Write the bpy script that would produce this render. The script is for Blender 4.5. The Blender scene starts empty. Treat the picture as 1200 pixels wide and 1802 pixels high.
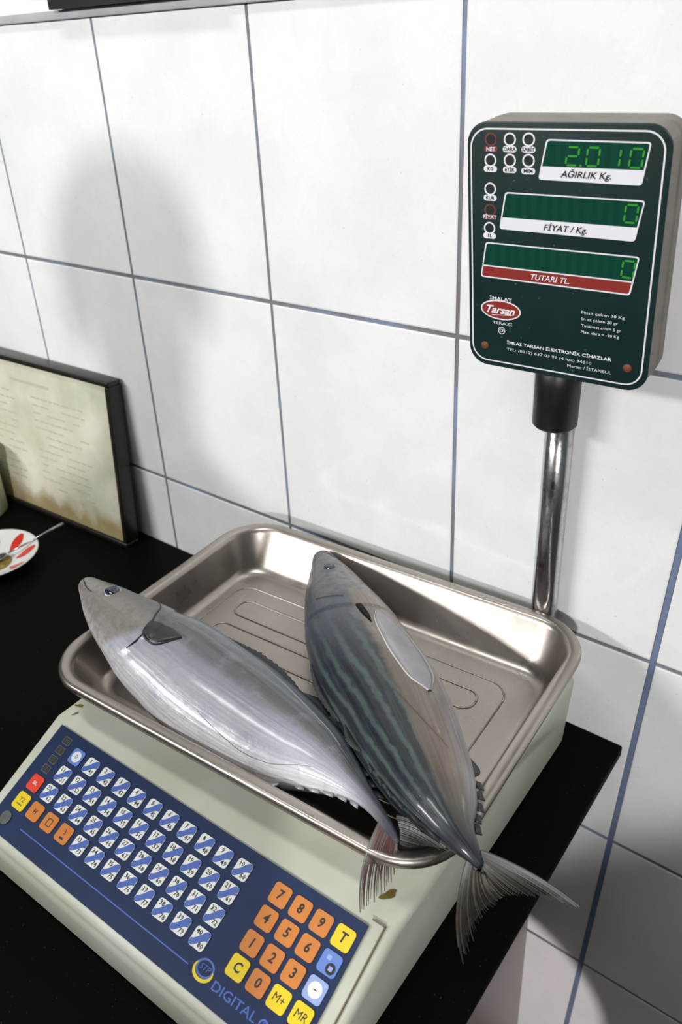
import bpy, bmesh, math, random
from mathutils import Vector, Matrix
random.seed(7)
S = bpy.context.scene
COL = S.collection

# ------------------------------------------------------------------ camera
cam_d = bpy.data.cameras.new('camera'); cam = bpy.data.objects.new('camera', cam_d); COL.objects.link(cam)
RIGHT = Vector((0.77658, 0.62720, -0.05948)); DOWN = Vector((0.26251, -0.40796, -0.87445)); FWD = Vector((-0.57272, 0.66346, -0.48146))
M = Matrix.Identity(4)
for i in range(3):
    M[i][0] = RIGHT[i]; M[i][1] = -DOWN[i]; M[i][2] = -FWD[i]
M.translation = Vector((0.0, -0.5710, 0.5764))
cam.matrix_world = M
cam_d.sensor_fit = 'VERTICAL'; cam_d.sensor_height = 24; cam_d.sensor_width = 24 * 1200 / 1802
cam_d.lens = 24 * 1478.6 / 1802
cam_d.shift_x = (600 - 551.4) / 1802; cam_d.shift_y = -(901 - 853.1) / 1802
cam_d.clip_start = .01
cam_d.dof.use_dof = True; cam_d.dof.focus_distance = .62; cam_d.dof.aperture_fstop = 7.0
S.camera = cam
S.view_settings.view_transform = 'Standard'; S.view_settings.look = 'None'
S.view_settings.exposure = -0.14; S.view_settings.gamma = 1.0; S.view_settings.use_curve_mapping = False

# ------------------------------------------------------------------ light
w = bpy.data.worlds.new('world'); S.world = w; w.use_nodes = True
w.node_tree.nodes['Background'].inputs[0].default_value = (.76, .90, .87, 1)
w.node_tree.nodes['Background'].inputs[1].default_value = .12

def area(name, loc, target, sx, sy, power, col):
    d = bpy.data.lights.new(name, 'AREA'); d.shape = 'RECTANGLE'; d.size = sx; d.size_y = sy; d.energy = power; d.color = col
    o = bpy.data.objects.new(name, d); COL.objects.link(o); o.location = loc
    o.rotation_euler = (Vector(target) - Vector(loc)).to_track_quat('-Z', 'Y').to_euler()
    return o
area('ceiling_tube_light', (-1.25, -1.70, 1.05), (-.55, 0, .15), .9, .12, 26, (1, .985, .98))
area('shop_lamp', (1.84, -4.4, 1.88), (-.5, 0, .40), .2, .2, 150, (1, .98, .99))
area('ceiling_tube_light', (-.55, -.62, 1.75), (-.50, -.15, .1), .9, .12, 10, (1, .99, .97))
sp_d = bpy.data.lights.new('added_patch_spot', 'SPOT'); sp_d.energy = 34; sp_d.spot_size = math.radians(13); sp_d.spot_blend = .12; sp_d.shadow_soft_size = .01; sp_d.color = (1, .93, .92)  # added spot without a lamp body, brightens the wall patch under the counter
sp_l = bpy.data.objects.new('added_patch_spot', sp_d); COL.objects.link(sp_l); sp_l.location = (.12, -1.2, -.42)
sp_l.rotation_euler = (Vector((-.265, 0, -.435)) - Vector((.12, -1.2, -.42))).to_track_quat('-Z', 'Y').to_euler()

# ------------------------------------------------------------------ material helpers
def srgb(r, g, b):
    f = lambda c: (c / 255 / 12.92) if c / 255 <= .04045 else ((c / 255 + .055) / 1.055) ** 2.4
    return (f(r), f(g), f(b), 1)
class MB:
    def __init__(s, name):
        s.m = bpy.data.materials.new(name); s.m.use_nodes = True; s.n = s.m.node_tree.nodes; s.l = s.m.node_tree.links
        s.b = s.n['Principled BSDF']
    def node(s, t, **k):
        n = s.n.new(t)
        for a, v in k.items(): setattr(n, a, v)
        return n
    def set(s, **k):
        for a, v in k.items():
            s.b.inputs[a.replace('_', ' ')].default_value = v
        return s
    def noise(s, scale, detail=3, rough=.5, coord='Object', vec=None, dist=0):
        n = s.node('ShaderNodeTexNoise'); n.inputs['Scale'].default_value = scale; n.inputs['Detail'].default_value = detail
        n.inputs['Roughness'].default_value = rough; n.inputs['Distortion'].default_value = dist
        if vec is None:
            tc = s.node('ShaderNodeTexCoord'); vec = tc.outputs[coord]
        s.l.new(vec, n.inputs['Vector']); return n.outputs['Fac']
    def ramp(s, fac, stops, interp='LINEAR'):
        r = s.node('ShaderNodeValToRGB'); e = r.color_ramp.elements; r.color_ramp.interpolation = interp
        while len(e) < len(stops): e.new(.5)
        for i, (p, c) in enumerate(stops): e[i].position = p; e[i].color = c
        s.l.new(fac, r.inputs[0]); return r.outputs[0]
    def mix(s, fac, a, b, mode='MIX'):
        m = s.node('ShaderNodeMix', data_type='RGBA', blend_type=mode)
        for v, i in ((fac, 0), (a, 6), (b, 7)):
            if hasattr(v, 'links'): s.l.new(v, m.inputs[i])
            else: m.inputs[i].default_value = v
        return m.outputs[2]
    def math(s, op, a, b=0., c=0., clamp=False):
        m = s.node('ShaderNodeMath', operation=op); m.use_clamp = clamp
        for i, v in enumerate((a, b, c)):
            if hasattr(v, 'links'): s.l.new(v, m.inputs[i])
            else: m.inputs[i].default_value = v
        return m.outputs[0]
    def color(s, c): s.l.new(c, s.b.inputs['Base Color']); return s
    def rough(s, c): s.l.new(c, s.b.inputs['Roughness']); return s
    def bump(s, h, strength=.2, dist=.001):
        b = s.node('ShaderNodeBump'); b.inputs['Strength'].default_value = strength; b.inputs['Distance'].default_value = dist
        s.l.new(h, b.inputs['Height']); s.l.new(b.outputs[0], s.b.inputs['Normal']); return s
def flat(name, rgb, rough=.5, metal=0, spec=.5, var=0, scale=30):
    k = MB(name); c = srgb(*rgb); k.set(Base_Color=c, Roughness=rough, Metallic=metal, Specular_IOR_Level=spec)
    if var:
        n = k.noise(scale); d = tuple(x * (1 - var) for x in c[:3]) + (1,)
        k.color(k.ramp(n, [(.3, d), (.7, c)]))
    return k.m

# tile glaze: white with faint grey-green clouds and veins
k = MB('white_marbled_tile')
n1 = k.noise(9, 5, .6); n2 = k.noise(26, 6, .7, dist=1.5); n3 = k.noise(260, 2)
c = k.ramp(n1, [(.35, srgb(224, 229, 227)), (.6, srgb(237, 236, 236))])
c = k.mix(k.ramp(n2, [(.47, (0, 0, 0, 1)), (.5, (.12, .12, .12, 1)), (.53, (0, 0, 0, 1))]), c, srgb(205, 210, 210))
c = k.mix(k.ramp(n3, [(.72, (0, 0, 0, 1)), (.76, (.5, .5, .5, 1))]), c, srgb(170, 165, 155))
k.color(c); k.set(Roughness=.16, Specular_IOR_Level=.5); k.bump(k.noise(7, 2), .08, .01)
TILE = k.m
k = MB('tile_grout'); tc = k.node('ShaderNodeTexCoord')
n = k.noise(11, 4); k.color(k.ramp(n, [(.35, srgb(112, 108, 104)), (.52, srgb(118, 122, 130)), (.68, srgb(124, 138, 168))])); k.set(Roughness=.85)
GROUT = k.m
JOINT = flat('blue_joint_filler', (112, 128, 160), .7, var=.25, scale=20)
TRIMW = flat('grey_trim_strip', (176, 176, 180), .5, var=.15)
k = MB('black_counter_stone'); n = k.noise(420, 2)
k.color(k.ramp(n, [(.70, srgb(12, 12, 11)), (.80, srgb(70, 68, 62))])); k.set(Roughness=.5, Specular_IOR_Level=.02)
STONE = k.m
CABW = flat('cabinet_pinkish_tile', (168, 156, 152), .35, var=.1, scale=5)
CABE = flat('counter_brown_edging', (120, 104, 96), .6, var=.2)
# stainless
k = MB('stainless_steel')
n = k.noise(38, 5, .7); n2 = k.noise(9, 3); n3 = k.noise(600, 2)
k.color(k.ramp(n2, [(.3, srgb(158, 150, 143)), (.7, srgb(178, 170, 162))]))
k.rough(k.ramp(n, [(.3, (.24, .24, .24, 1)), (.7, (.42, .42, .42, 1))])); k.set(Metallic=.95)
k.bump(n3, .02, .0002)
STEEL = k.m
k = MB('worn_chrome'); n = k.noise(120, 5, .7)
k.color(k.ramp(n, [(.5, srgb(196, 196, 200)), (.75, srgb(165, 160, 154))])); k.rough(k.ramp(n, [(.4, (.16, .16, .16, 1)), (.7, (.32, .32, .32, 1))])); k.set(Metallic=1.0)
CHROME = k.m
k = MB('pale_green_grey_enamel'); n = k.noise(14, 4); n2 = k.noise(70, 5, .7)
c = k.ramp(n, [(.3, srgb(186, 190, 170)), (.7, srgb(202, 204, 190))])
c = k.mix(k.ramp(n2, [(.66, (0, 0, 0, 1)), (.78, (.6, .6, .6, 1))]), c, srgb(150, 146, 118))
k.color(c); k.set(Roughness=.42); ENAMEL = k.m
BLUE = flat('keypad_blue_film', (27, 46, 84), .45, spec=.25, var=.18, scale=40)
LBLUE = flat('print_light_blue', (72, 104, 190), .4)
WHITE = flat('key_white', (228, 230, 226), .4)
SWOOSH = flat('key_blue_band', (74, 102, 180), .4)
ORANGE = flat('key_orange', (208, 126, 48), .4, var=.08, scale=90)
YELLOW = flat('key_yellow', (232, 204, 16), .4)
RED = flat('key_red', (222, 62, 40), .4)
KBLUE = flat('key_light_blue', (96, 130, 205), .4)
PALEB = flat('key_pale_blue', (150, 170, 222), .4)
INK = flat('print_black', (26, 22, 24), .5)
SEAMM = flat('seam_grime', (110, 98, 84), .8)
SHADM = flat('dark_key_legend', (26, 32, 34), .5)
OLIVE = flat('olive_stain', (120, 108, 48), .6, var=.3, scale=200)
OLIVE2 = flat('olive_screw', (86, 92, 84), .5, var=.3, scale=200)
# display
k = MB('display_green_panel'); n = k.noise(300, 3); n2 = k.noise(22, 4)
c = k.ramp(n2, [(.3, srgb(10, 34, 34)), (.7, srgb(18, 44, 43))])
c = k.mix(k.ramp(n, [(.70, (0, 0, 0, 1)), (.78, (.5, .5, .5, 1))]), c, srgb(110, 130, 125)); k.color(c); k.set(Roughness=.35)
DGREEN = k.m
PRINTW = flat('print_white', (226, 226, 232), .45)
PRINTR = flat('print_red', (136, 42, 34), .45)
DIMR = flat('dim_red_print', (110, 52, 46), .5)
k = MB('green_window_film'); tc = k.node('ShaderNodeTexCoord'); wv = k.node('ShaderNodeTexWave'); wv.inputs['Scale'].default_value = 45; wv.inputs['Distortion'].default_value = 1.5
k.l.new(tc.outputs['Object'], wv.inputs['Vector'])
c = k.ramp(wv.outputs['Fac'], [(.2, srgb(10, 60, 48)), (.8, srgb(12, 66, 52))]); k.color(c); k.set(Roughness=.25); WINF = k.m
k = MB('green_digit_light'); k.set(Base_Color=srgb(40, 120, 40), Emission_Color=srgb(84, 190, 50), Emission_Strength=.22, Roughness=.4); DIGIT = k.m
BODYM = flat('display_case_grey', (128, 122, 112), .5, var=.25, scale=60)
BLACKP = flat('black_plastic', (24, 21, 22), .45, var=.4, scale=150)
RUST = flat('rusty_screw', (124, 72, 50), .7, var=.4, scale=300)

# ------------------------------------------------------------------ mesh helpers
def tag(o, label=None, cat=None, group=None, kind=None):
    if label: o['label'] = label
    if cat: o['category'] = cat
    if group: o['group'] = group
    if kind: o['kind'] = kind
    return o
def obj(name, bm, mats, parent=None, smooth=False, mw=None, bevel=None, solid=None, keep_world=False):
    me = bpy.data.meshes.new(name); bm.normal_update(); bm.to_mesh(me); bm.free()
    for m_ in (mats if isinstance(mats, (list, tuple)) else [mats]): me.materials.append(m_)
    if smooth:
        for p in me.polygons: p.use_smooth = True
    o = bpy.data.objects.new(name, me); COL.objects.link(o)
    if parent: o.parent = parent
    if mw is not None:
        o.matrix_local = mw
    if solid:
        s_ = o.modifiers.new('thickness', 'SOLIDIFY'); s_.thickness = solid[0]; s_.offset = solid[1]
    if bevel:
        b = o.modifiers.new('bevel', 'BEVEL'); b.width = bevel; b.segments = 3; b.limit_method = 'ANGLE'; b.angle_limit = math.radians(25)
        for p in me.polygons: p.use_smooth = True
    return o
def empty(name, mw=None, parent=None):
    o = bpy.data.objects.new(name, None); COL.objects.link(o); o.empty_display_size = .03
    if parent: o.parent = parent
    if mw is not None: o.matrix_local = mw
    return o
def box(bm, x0, x1, y0, y1, z0, z1, mi=0):
    v = [bm.verts.new((x, y, z)) for x in (x0, x1) for y in (y0, y1) for z in (z0, z1)]
    for f in ((0, 1, 3, 2), (4, 6, 7, 5), (0, 4, 5, 1), (2, 3, 7, 6), (0, 2, 6, 4), (1, 5, 7, 3)):
        g = bm.faces.new([v[i] for i in f]); g.material_index = mi
def poly(bm, pts, mi=0, M_=None, thick=0, axis=Vector((0, 0, 1))):
    """polygon (2-D or 3-D points), optionally extruded upwards by thick"""
    P = [Vector((p[0], p[1], p[2] if len(p) > 2 else 0)) for p in pts]
    if M_ is not None: Q = [M_ @ p for p in P]
    else: Q = P
    if not thick:
        f = bm.faces.new([bm.verts.new(q) for q in Q]); f.material_index = mi; return
    up = (M_.to_3x3() @ axis if M_ is not None else axis) * thick
    a = [bm.verts.new(q) for q in Q]; b = [bm.verts.new(q + up) for q in Q]; n = len(Q)
    fs = [bm.faces.new(b), bm.faces.new(a[::-1])] + [bm.faces.new((a[i], a[(i + 1) % n], b[(i + 1) % n], b[i])) for i in range(n)]
    for f in fs: f.material_index = mi
def rrect(hw, hh, r, seg=5, cx=0, cy=0):
    out = []
    for qx, qy, a0 in ((1, 1, 0), (-1, 1, 90), (-1, -1, 180), (1, -1, 270)):
        for i in range(seg + 1):
            a = math.radians(a0 + 90 * i / seg)
            out.append((cx + qx * (hw - r) + r * math.cos(a), cy + qy * (hh - r) + r * math.sin(a)))
    return out
def circ(r, n=20, cx=0, cy=0, ry=None):
    return [(cx + r * math.cos(2 * math.pi * i / n), cy + (ry or r) * math.sin(2 * math.pi * i / n)) for i in range(n)]
def ringband(bm, inner, outer, mi=0, z=0, M_=None, thick=0.):
    n = len(inner); T = (lambda p, zz: (M_ @ Vector((p[0], p[1], zz))) if M_ is not None else Vector((p[0], p[1], zz)))
    a = [bm.verts.new(T(p, z)) for p in inner]; b = [bm.verts.new(T(p, z)) for p in outer]
    for i in range(n):
        j = (i + 1) % n; f = bm.faces.new((a[i], b[i], b[j], a[j])); f.material_index = mi
def loft(bm, rings, close=True, cap0=False, cap1=False, mi=0):
    V = [[bm.verts.new(p) for p in r] for r in rings]
    for a, b in zip(V, V[1:]):
        n = len(a)
        for i in range(n if close else n - 1):
            j = (i + 1) % n; f = bm.faces.new((a[i], a[j], b[j], b[i])); f.material_index = mi
    if cap0: bm.faces.new(V[0][::-1]).material_index = mi
    if cap1: bm.faces.new(V[-1]).material_index = mi
    return V
def tube(bm, pts, r, n=8, mi=0, closed=False):
    pts = [Vector(p) for p in pts]; N = len(pts); rings = []
    for i, p in enumerate(pts):
        a = pts[(i - 1) % N] if (closed or i) else pts[0]; b = pts[(i + 1) % N] if (closed or i < N - 1) else pts[-1]
        t = (b - a).normalized(); u = t.cross(Vector((.01, .02, 1))).normalized(); v = t.cross(u)
        rr = r[i] if isinstance(r, (list, tuple)) else r
        rings.append([p + (u * math.cos(2 * math.pi * j / n) + v * math.sin(2 * math.pi * j / n)) * rr for j in range(n)])
    if closed: rings.append(rings[0]); loft(bm, rings, mi=mi)
    else: loft(bm, rings, cap0=True, cap1=True, mi=mi)
def lathe(bm, prof, n=32, mi=0, M_=None):
    rings = [[(M_ or Matrix()) @ Vector((r * math.cos(2 * math.pi * j / n), r * math.sin(2 * math.pi * j / n), z)) for j in range(n)] for r, z in prof]
    loft(bm, rings, mi=mi)
_tc = {}
def text_geo(s, bold=0.0, res=2):
    key = (s, bold, res)
    if key not in _tc:
        c = bpy.data.curves.new('t', 'FONT'); c.body = s; c.size = 1; c.resolution_u = res; c.offset = bold
        c.align_x = 'CENTER'; c.align_y = 'CENTER'; c.fill_mode = 'FRONT'
        o = bpy.data.objects.new('t', c); COL.objects.link(o); bpy.context.view_layer.update()
        me = bpy.data.meshes.new_from_object(o.evaluated_get(bpy.context.evaluated_depsgraph_get()))
        _tc[key] = ([tuple(v.co) for v in me.vertices], [tuple(p.vertices) for p in me.polygons])
        bpy.data.objects.remove(o); bpy.data.curves.remove(c); bpy.data.meshes.remove(me)
    return _tc[key]
def text(bm, s, size, x, y, z, mi=0, M_=None, sx=1., shear=0., bold=0.0, rot=0., res=2, width=None):
    vs, fs = text_geo(s, bold, res)
    if width is not None and vs:
        w_ = max(v[0] for v in vs) - min(v[0] for v in vs); sx = width / (w_ * size)
    ca, sa = math.cos(rot), math.sin(rot); V = []
    for v in vs:
        a = (v[0] + shear * v[1]) * size * sx; b = v[1] * size
        p = Vector((x + a * ca - b * sa, y + a * sa + b * ca, z)); V.append(bm.verts.new(M_ @ p if M_ is not None else p))
    for f in fs:
        try: bm.faces.new([V[i] for i in f]).material_index = mi
        except ValueError: pass

# ------------------------------------------------------------------ the wall
GX = [-1.529, -1.329, -1.1294, -.9294, -.7299, -.5303, -.3298]
GZ = [1.09, .842, .597, .3477, .1006, -.1235, -.3265, -.53, -.75, -.95]
def l5(z): return -.140 + (z - .102) * .0455
g = .0021
bm = bmesh.new()
poly(bm, [(-1.6, .0012, -.95), (.9, .0012, -.95), (.9, .0012, 1.2), (-1.6, .0012, 1.2)])
box(bm, -1.6, .9, .0013, .12, -.95, 1.2)
def tilequad(a, b, c_, d):
    # inset already applied; bevelled slab from y=.001 to y=0
    e = .0012
    pts = [a, b, c_, d]; cxm = sum(p[0] for p in pts) / 4; czm = sum(p[1] for p in pts) / 4
    back = [bm.verts.new((p[0], .0014, p[1])) for p in pts]
    mid = [bm.verts.new((p[0], .0004, p[1])) for p in pts]
    fr = [bm.verts.new((p[0] + (e if p[0] < cxm else -e), 0, p[1] + (e if p[1] < czm else -e))) for p in pts]
    for A, B in ((back, mid), (mid, fr)):
        for i in range(4):
            f = bm.faces.new((A[i], A[(i + 1) % 4], B[(i + 1) % 4], B[i])); f.material_index = 1
    bm.faces.new(fr).material_index = 1
zs = sorted(GZ + [1.2])
for z0, z1 in zip(zs, zs[1:]):
    gz1 = g; gz0 = g
    if abs(z1 - .597) < .001: z1 -= .002
    for x0, x1 in zip(GX, GX[1:]):
        tilequad((x0 + g * .8, z0 + gz0), (x1 - g * .8, z0 + gz0), (x1 - g * .8, z1 - gz1), (x0 + g * .8, z1 - gz1))
    tilequad((GX[-1] + g, z0 + gz0), (l5(z0) - g * 1.3, z0 + gz0), (l5(z1) - g * 1.3, z1 - gz1), (GX[-1] + g, z1 - gz1))
    tilequad((l5(z0) + g * 1.3, z0 + gz0), (.07, z0 + gz0), (.07, z1 - gz1), (l5(z1) + g * 1.3, z1 - gz1))
    for x0 in (.074, .274, .474, .674):
        tilequad((x0, z0 + gz0), (x0 + .196, z0 + gz0), (x0 + .196, z1 - gz1), (x0, z1 - gz1))
# slanted blue joint
poly(bm, [(l5(-.95) - g, .0008, -.95), (l5(-.95) + g, .0008, -.95), (l5(1.2) + g, .0008, 1.2), (l5(1.2) - g, .0008, 1.2)], 2)
bmesh.ops.recalc_face_normals(bm, faces=bm.faces)
o = obj('wall_back', bm, [GROUT, TILE, JOINT]); tag(o, 'white marbled ceramic tile wall with grey-blue joints', kind='structure')
bm = bmesh.new(); box(bm, -1.6, .9, -.0045, -.0003, .593, .601)
o = obj('trim_1', bm, TRIMW, bevel=.001); tag(o, 'grey strip running along the tiles below the black sign', kind='structure')
bm = bmesh.new(); box(bm, -1.6, 1.6, -3.2, .1, -.95, -.93)
o = obj('floor', bm, flat('floor_tile_grey', (96, 92, 88), .4, var=.2, scale=3)); tag(o, 'grey shop floor', kind='structure')

# ------------------------------------------------------------------ counter
cn = empty('counter', Matrix.Translation((-.8, 0, -.93))); tag(cn, 'black stone counter on a pale tiled base below the price scale', 'counter')
inv = Matrix.Translation((.8, 0, .93))
bm = bmesh.new()
poly(bm, [(-1.6, -.62, -.011), (-.139, -.62, -.011), (-.1525, -.0006, -.011), (-1.6, -.0006, -.011)], thick=.011)
o = obj('countertop', bm, STONE, cn, bevel=.0015); o.matrix_local = inv
bm = bmesh.new()
poly(bm, [(-1.6, -.60, -.032), (-.150, -.60, -.032), (-.1605, -.0006, -.032), (-1.6, -.0006, -.032)], thick=.0208)
o = obj('edging_board', bm, CABE, cn); o.matrix_local = inv; o['label'] = 'brown board under the black top'
bm = bmesh.new(); box(bm, -1.6, -.222, -.56, -.0006, -.93, -.0322)
o = obj('base', bm, CABW, cn); o.matrix_local = inv; o['label'] = 'pinkish grey base panel'

# ------------------------------------------------------------------ price scale
AH = .02503; CX, CY = -.35555, -.16969
SC = Matrix.Translation((CX, CY, 0)) @ Matrix.Rotation(AH, 4, 'Z')
sc = empty('price_scale', SC); tag(sc, 'pale grey-green electronic price scale with blue keypad and green readout on a pole', 'scale')
bm = bmesh.new()
prof = [(.137, .004), (.137, .082), (-.143, .082), (-.2325, .0437), (-.2385, .036), (-.2375, .004)]
def hw(z): return .1630 + .0055 * min(z, .082) / .082
rings = []
for sgn in (-1, 1):
    rings.append([(sgn * hw(z), v, z) for v, z in prof])
loft(bm, rings, cap0=True, cap1=True)
bmesh.ops.recalc_face_normals(bm, faces=bm.faces)
obj('housing', bm, ENAMEL, sc, bevel=.006)
for fx, fy in ((-.14, .11), (.14, .11), (-.14, -.21), (.14, -.21)):
    bm = bmesh.new(); lathe(bm, [(.0, 0), (.012, 0), (.012, .0045), (0, .0045)], 16, M_=Matrix.Translation((fx, fy, 0.0002))); obj('rubber_foot', bm, BLACKP, sc)
# raised keypad plate in the sloping front; K maps (u, s) in metres on the slope to the scale's own space
m_ = .43; sl = math.sqrt(1 + m_ * m_)
K = Matrix(((1, 0, 0, 0), (0, 1 / sl, -m_ / sl, -.145), (0, m_ / sl, 1 / sl, .0822), (0, 0, 0, 1)))
kp = Matrix(K)
bm = bmesh.new()
pts = [(-.1545, -.003), (-.1545, -.087), (-.149, -.0935), (.1455, -.0935), (.1508, -.088), (.1508, -.003)]
poly(bm, pts, thick=.0010)
text(bm, 'DIGITAL', .0082, .0985, -.0822, .0011, 1, bold=.01, width=.036)
ringband(bm, circ(.0022, 16, .1226, -.0822), circ(.0034, 16, .1226, -.0822), 1, .0011); text(bm, 'S', .005, .1226, -.0822, .0011, 1)
poly(bm, [(-.122, -.0819), (.0585, -.0819), (.0585, -.0811), (-.122, -.0811)], 2, Matrix.Translation((0, 0, .0011)))
ringband(bm, circ(.0056, 28, .0705, -.0775, .0044), circ(.0072, 28, .0705, -.0775, .0056), 3, .00112)
# yellow crescent crossing the blue ring
cr_o = [(.0702 + .0080 * math.cos(a), -.0796 + .0062 * math.sin(a)) for a in [math.radians(150 + 230 * i / 20) for i in range(21)]]
cr_i = [(.0702 + .0066 * math.cos(a), -.0786 + .0050 * math.sin(a)) for a in [math.radians(150 + 230 * i / 20) for i in range(21)]]
for i in range(20): poly(bm, [cr_o[i], cr_o[i + 1], cr_i[i + 1], cr_i[i]], 4, Matrix.Translation((0, 0, .00118)))
text(bm, 'STP', .0052, .0705, -.0775, .00118, 3, shear=.3)
kpo = obj('keypad', bm, [BLUE, LBLUE, LBLUE, SWOOSH, YELLOW], sc); kpo.matrix_local = kp
kpo['label'] = 'blue membrane keypad'
# seam around the sloping plate and the round screw
bm = bmesh.new(); box(bm, .1598, .1606, -.090, .002, -.0016, .0006); box(bm, .1508, .1606, .0012, .0019, -.0016, .0006)
o = obj('seam', bm, SEAMM, sc); o.matrix_local = kp
bm = bmesh.new(); poly(bm, circ(.0052, 20), thick=.0008); o = obj('screw', bm, OLIVE2, kpo); o.matrix_local = Matrix.Translation((-.1408, -.0815, .0010))
KT = .0018
def key(name, u, s, hwid, base, draw=None, mats=None, r=.0024, label=None):
    bm = bmesh.new()
    poly(bm, rrect(hwid, hwid, r, 4), 0, thick=KT - .001)
    if draw: draw(bm)
    o = obj(name, bm, [base] + (mats or []), kpo); o.matrix_local = Matrix.Translation((u, s, .001))
    if label: o['label'] = label
    return o
ZK = KT - .001 + .0001
def plu(nu):
    def d(bm):
        h = .0060; lo = []; hi = []
        for i in range(9):
            t = i / 8; x = -h + 2 * h * t; yc = -h * .75 + 1.5 * h * (t * t * (3 - 2 * t)); wd = .0022 + .0016 * t
            lo.append((x, max(yc - wd, -h))); hi.append((x, min(yc + wd, h)))
        for i in range(8): poly(bm, [lo[i], lo[i + 1], hi[i + 1], hi[i]], 1, Matrix.Translation((0, 0, ZK)))
        text(bm, str(nu), .0046, -.0027, .0032, ZK + .0001, 2, bold=.01, res=1)
        text(bm, str(nu + 40), .0046, .0029, -.0034, ZK + .0001, 2, bold=.01, res=1)
    return d
U0, DU = -.1380, .01768; ROWS = [-.0174, -.0338, -.0500, -.0660]
num = 1
for r_, (c0, c1) in enumerate(((2, 12), (1, 12), (1, 12), (4, 12))):
    for c_ in range(c0, c1):
        key('product_key', U0 + DU * c_, ROWS[r_], .0063, WHITE, plu(num), [SWOOSH, INK]); num += 1
def glyph(ch, size=.0105, sh=0.1, y=0, mi=1):
    return lambda bm: text(bm, ch, size, 0, y, ZK, mi, bold=0 if 'M' in ch else .025, shear=sh, sx=.92)
key('round_key', U0 + DU, ROWS[0], .0062, KBLUE, lambda bm: (poly(bm, circ(.0045, 18), 1, Matrix.Translation((0, 0, ZK))), text(bm, '0', .005, 0, 0, ZK + .0001, 2)), [WHITE, LBLUE], label='blue key with a white disc')
key('red_key', U0, ROWS[2], .0063, RED, lambda bm: text(bm, 'SIL', .0038, 0, 0, ZK, 1, bold=.02), [WHITE], label='red key')
key('function_key', U0, ROWS[3], .0066, YELLOW, lambda bm: (text(bm, 'YZ', .0048, 0, .0012, ZK, 1), poly(bm, [(-.003, -.003), (.003, -.003), (.003, -.002), (-.003, -.002)], 1, Matrix.Translation((0, 0, ZK)))), [OLIVE], label='yellow key')
for i in range(3):
    key('function_key', U0 + DU * (1 + i), ROWS[3], .0066, ORANGE, [glyph('H', .005), lambda bm: (ringband(bm, rrect(.002, .0025, .0005, 2), rrect(.0026, .0031, .0008, 2), 1, ZK)), lambda bm: (text(bm, '3', .0055, 0, .0014, ZK, 1), poly(bm, [(-.0018, -.0042), (.0022, -.0042), (.0022, -.0026), (-.0018, -.0026)], 1, Matrix.Translation((0, 0, ZK))))][i], [INK], label='orange key')
for s_, tx in ((-.0115, 'M'), (-.0200, 'I'), (-.0285, 'T'), (-.0370, '1')):
    bm = bmesh.new(); poly(bm, rrect(.0042, .0032, .001, 2), 0, thick=.0003); text(bm, tx, .0045, 0, 0, .0004, 1); ringband(bm, rrect(.0036, .0026, .0006, 2), rrect(.0042, .0032, .001, 2), 1, .00035)
    o = obj('indicator', bm, [SHADM, OLIVE2], kpo); o.matrix_local = Matrix.Translation((U0 - .0005, s_, .001)); o['label'] = 'dark indicator window'
NU = [.0897, .1067, .1235, .1406]; NR = [-.0172, -.0334, -.0500, -.0660]
lay = [['7', '8', '9', 'T'], ['4', '5', '6', 'p'], ['1', '2', '3', 'o'], ['C', '0', 'M+', 'MR']]
for r_ in range(4):
    for c_ in range(4):
        ch = lay[r_][c_]; u, s_ = NU[c_], NR[r_]
        if ch == 'p':
            key('paper_key', u, s_, .0068, KBLUE, lambda bm: (poly(bm, rrect(.0016, .0014, .0004, 2, -.0018, .0028), 1, Matrix.Translation((0, 0, ZK))), poly(bm, circ(.0034, 16, .0022, -.0024), 2, Matrix.Translation((0, 0, ZK))), poly(bm, rrect(.0014, .0014, .0004, 2, .0022, -.0024), 1, Matrix.Translation((0, 0, ZK + .0001)))), [PALEB, INK], label='blue key with paper symbols')
        elif ch == 'o':
            key('round_key', u, s_, .0068, PALEB, lambda bm: (poly(bm, circ(.0048, 20), 1, Matrix.Translation((0, 0, ZK))), poly(bm, [(-.0012, -.0003), (.0012, -.0003), (.0012, .0003), (-.0012, .0003)], 2, Matrix.Translation((0, 0, ZK + .0001)))), [WHITE, INK], label='pale blue key with a white disc')
        else:
            yel = ch in ('T', 'C', 'M+', 'MR')
            key('number_key' if ch.isdigit() else 'function_key', u, s_, .0068, YELLOW if yel else ORANGE, glyph(ch, .0086 if len(ch) == 1 else .0072), [INK], label=None if ch.isdigit() and not yel else 'yellow key')
# small stains on the deck
bm = bmesh.new()
def blob(cx_, cy_, rx, ry, rot):
    ca, sa = math.cos(rot), math.sin(rot); pts = []
    for i in range(18):
        a = 2 * math.pi * i / 18; q = 1 + .18 * math.sin(3 * a + cx_ * 90) + .1 * math.sin(5 * a); x, y = rx * q * math.cos(a), ry * q * math.sin(a)
        pts.append((cx_ + x * ca - y * sa, cy_ + x * sa + y * ca))
    poly(bm, pts, 0, Matrix.Translation((0, 0, .0823)))
for q in ((.1495, -.1235, .0026, .0062, -.5), (-.160, -.126, .004, .0016, .4), (-.155, -.134, .003, .001, 1.2)):
    bm = bmesh.new(); blob(*q); obj('grime_spot', bm, OLIVE, sc)
bm = bmesh.new()
bm.free()

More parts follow.
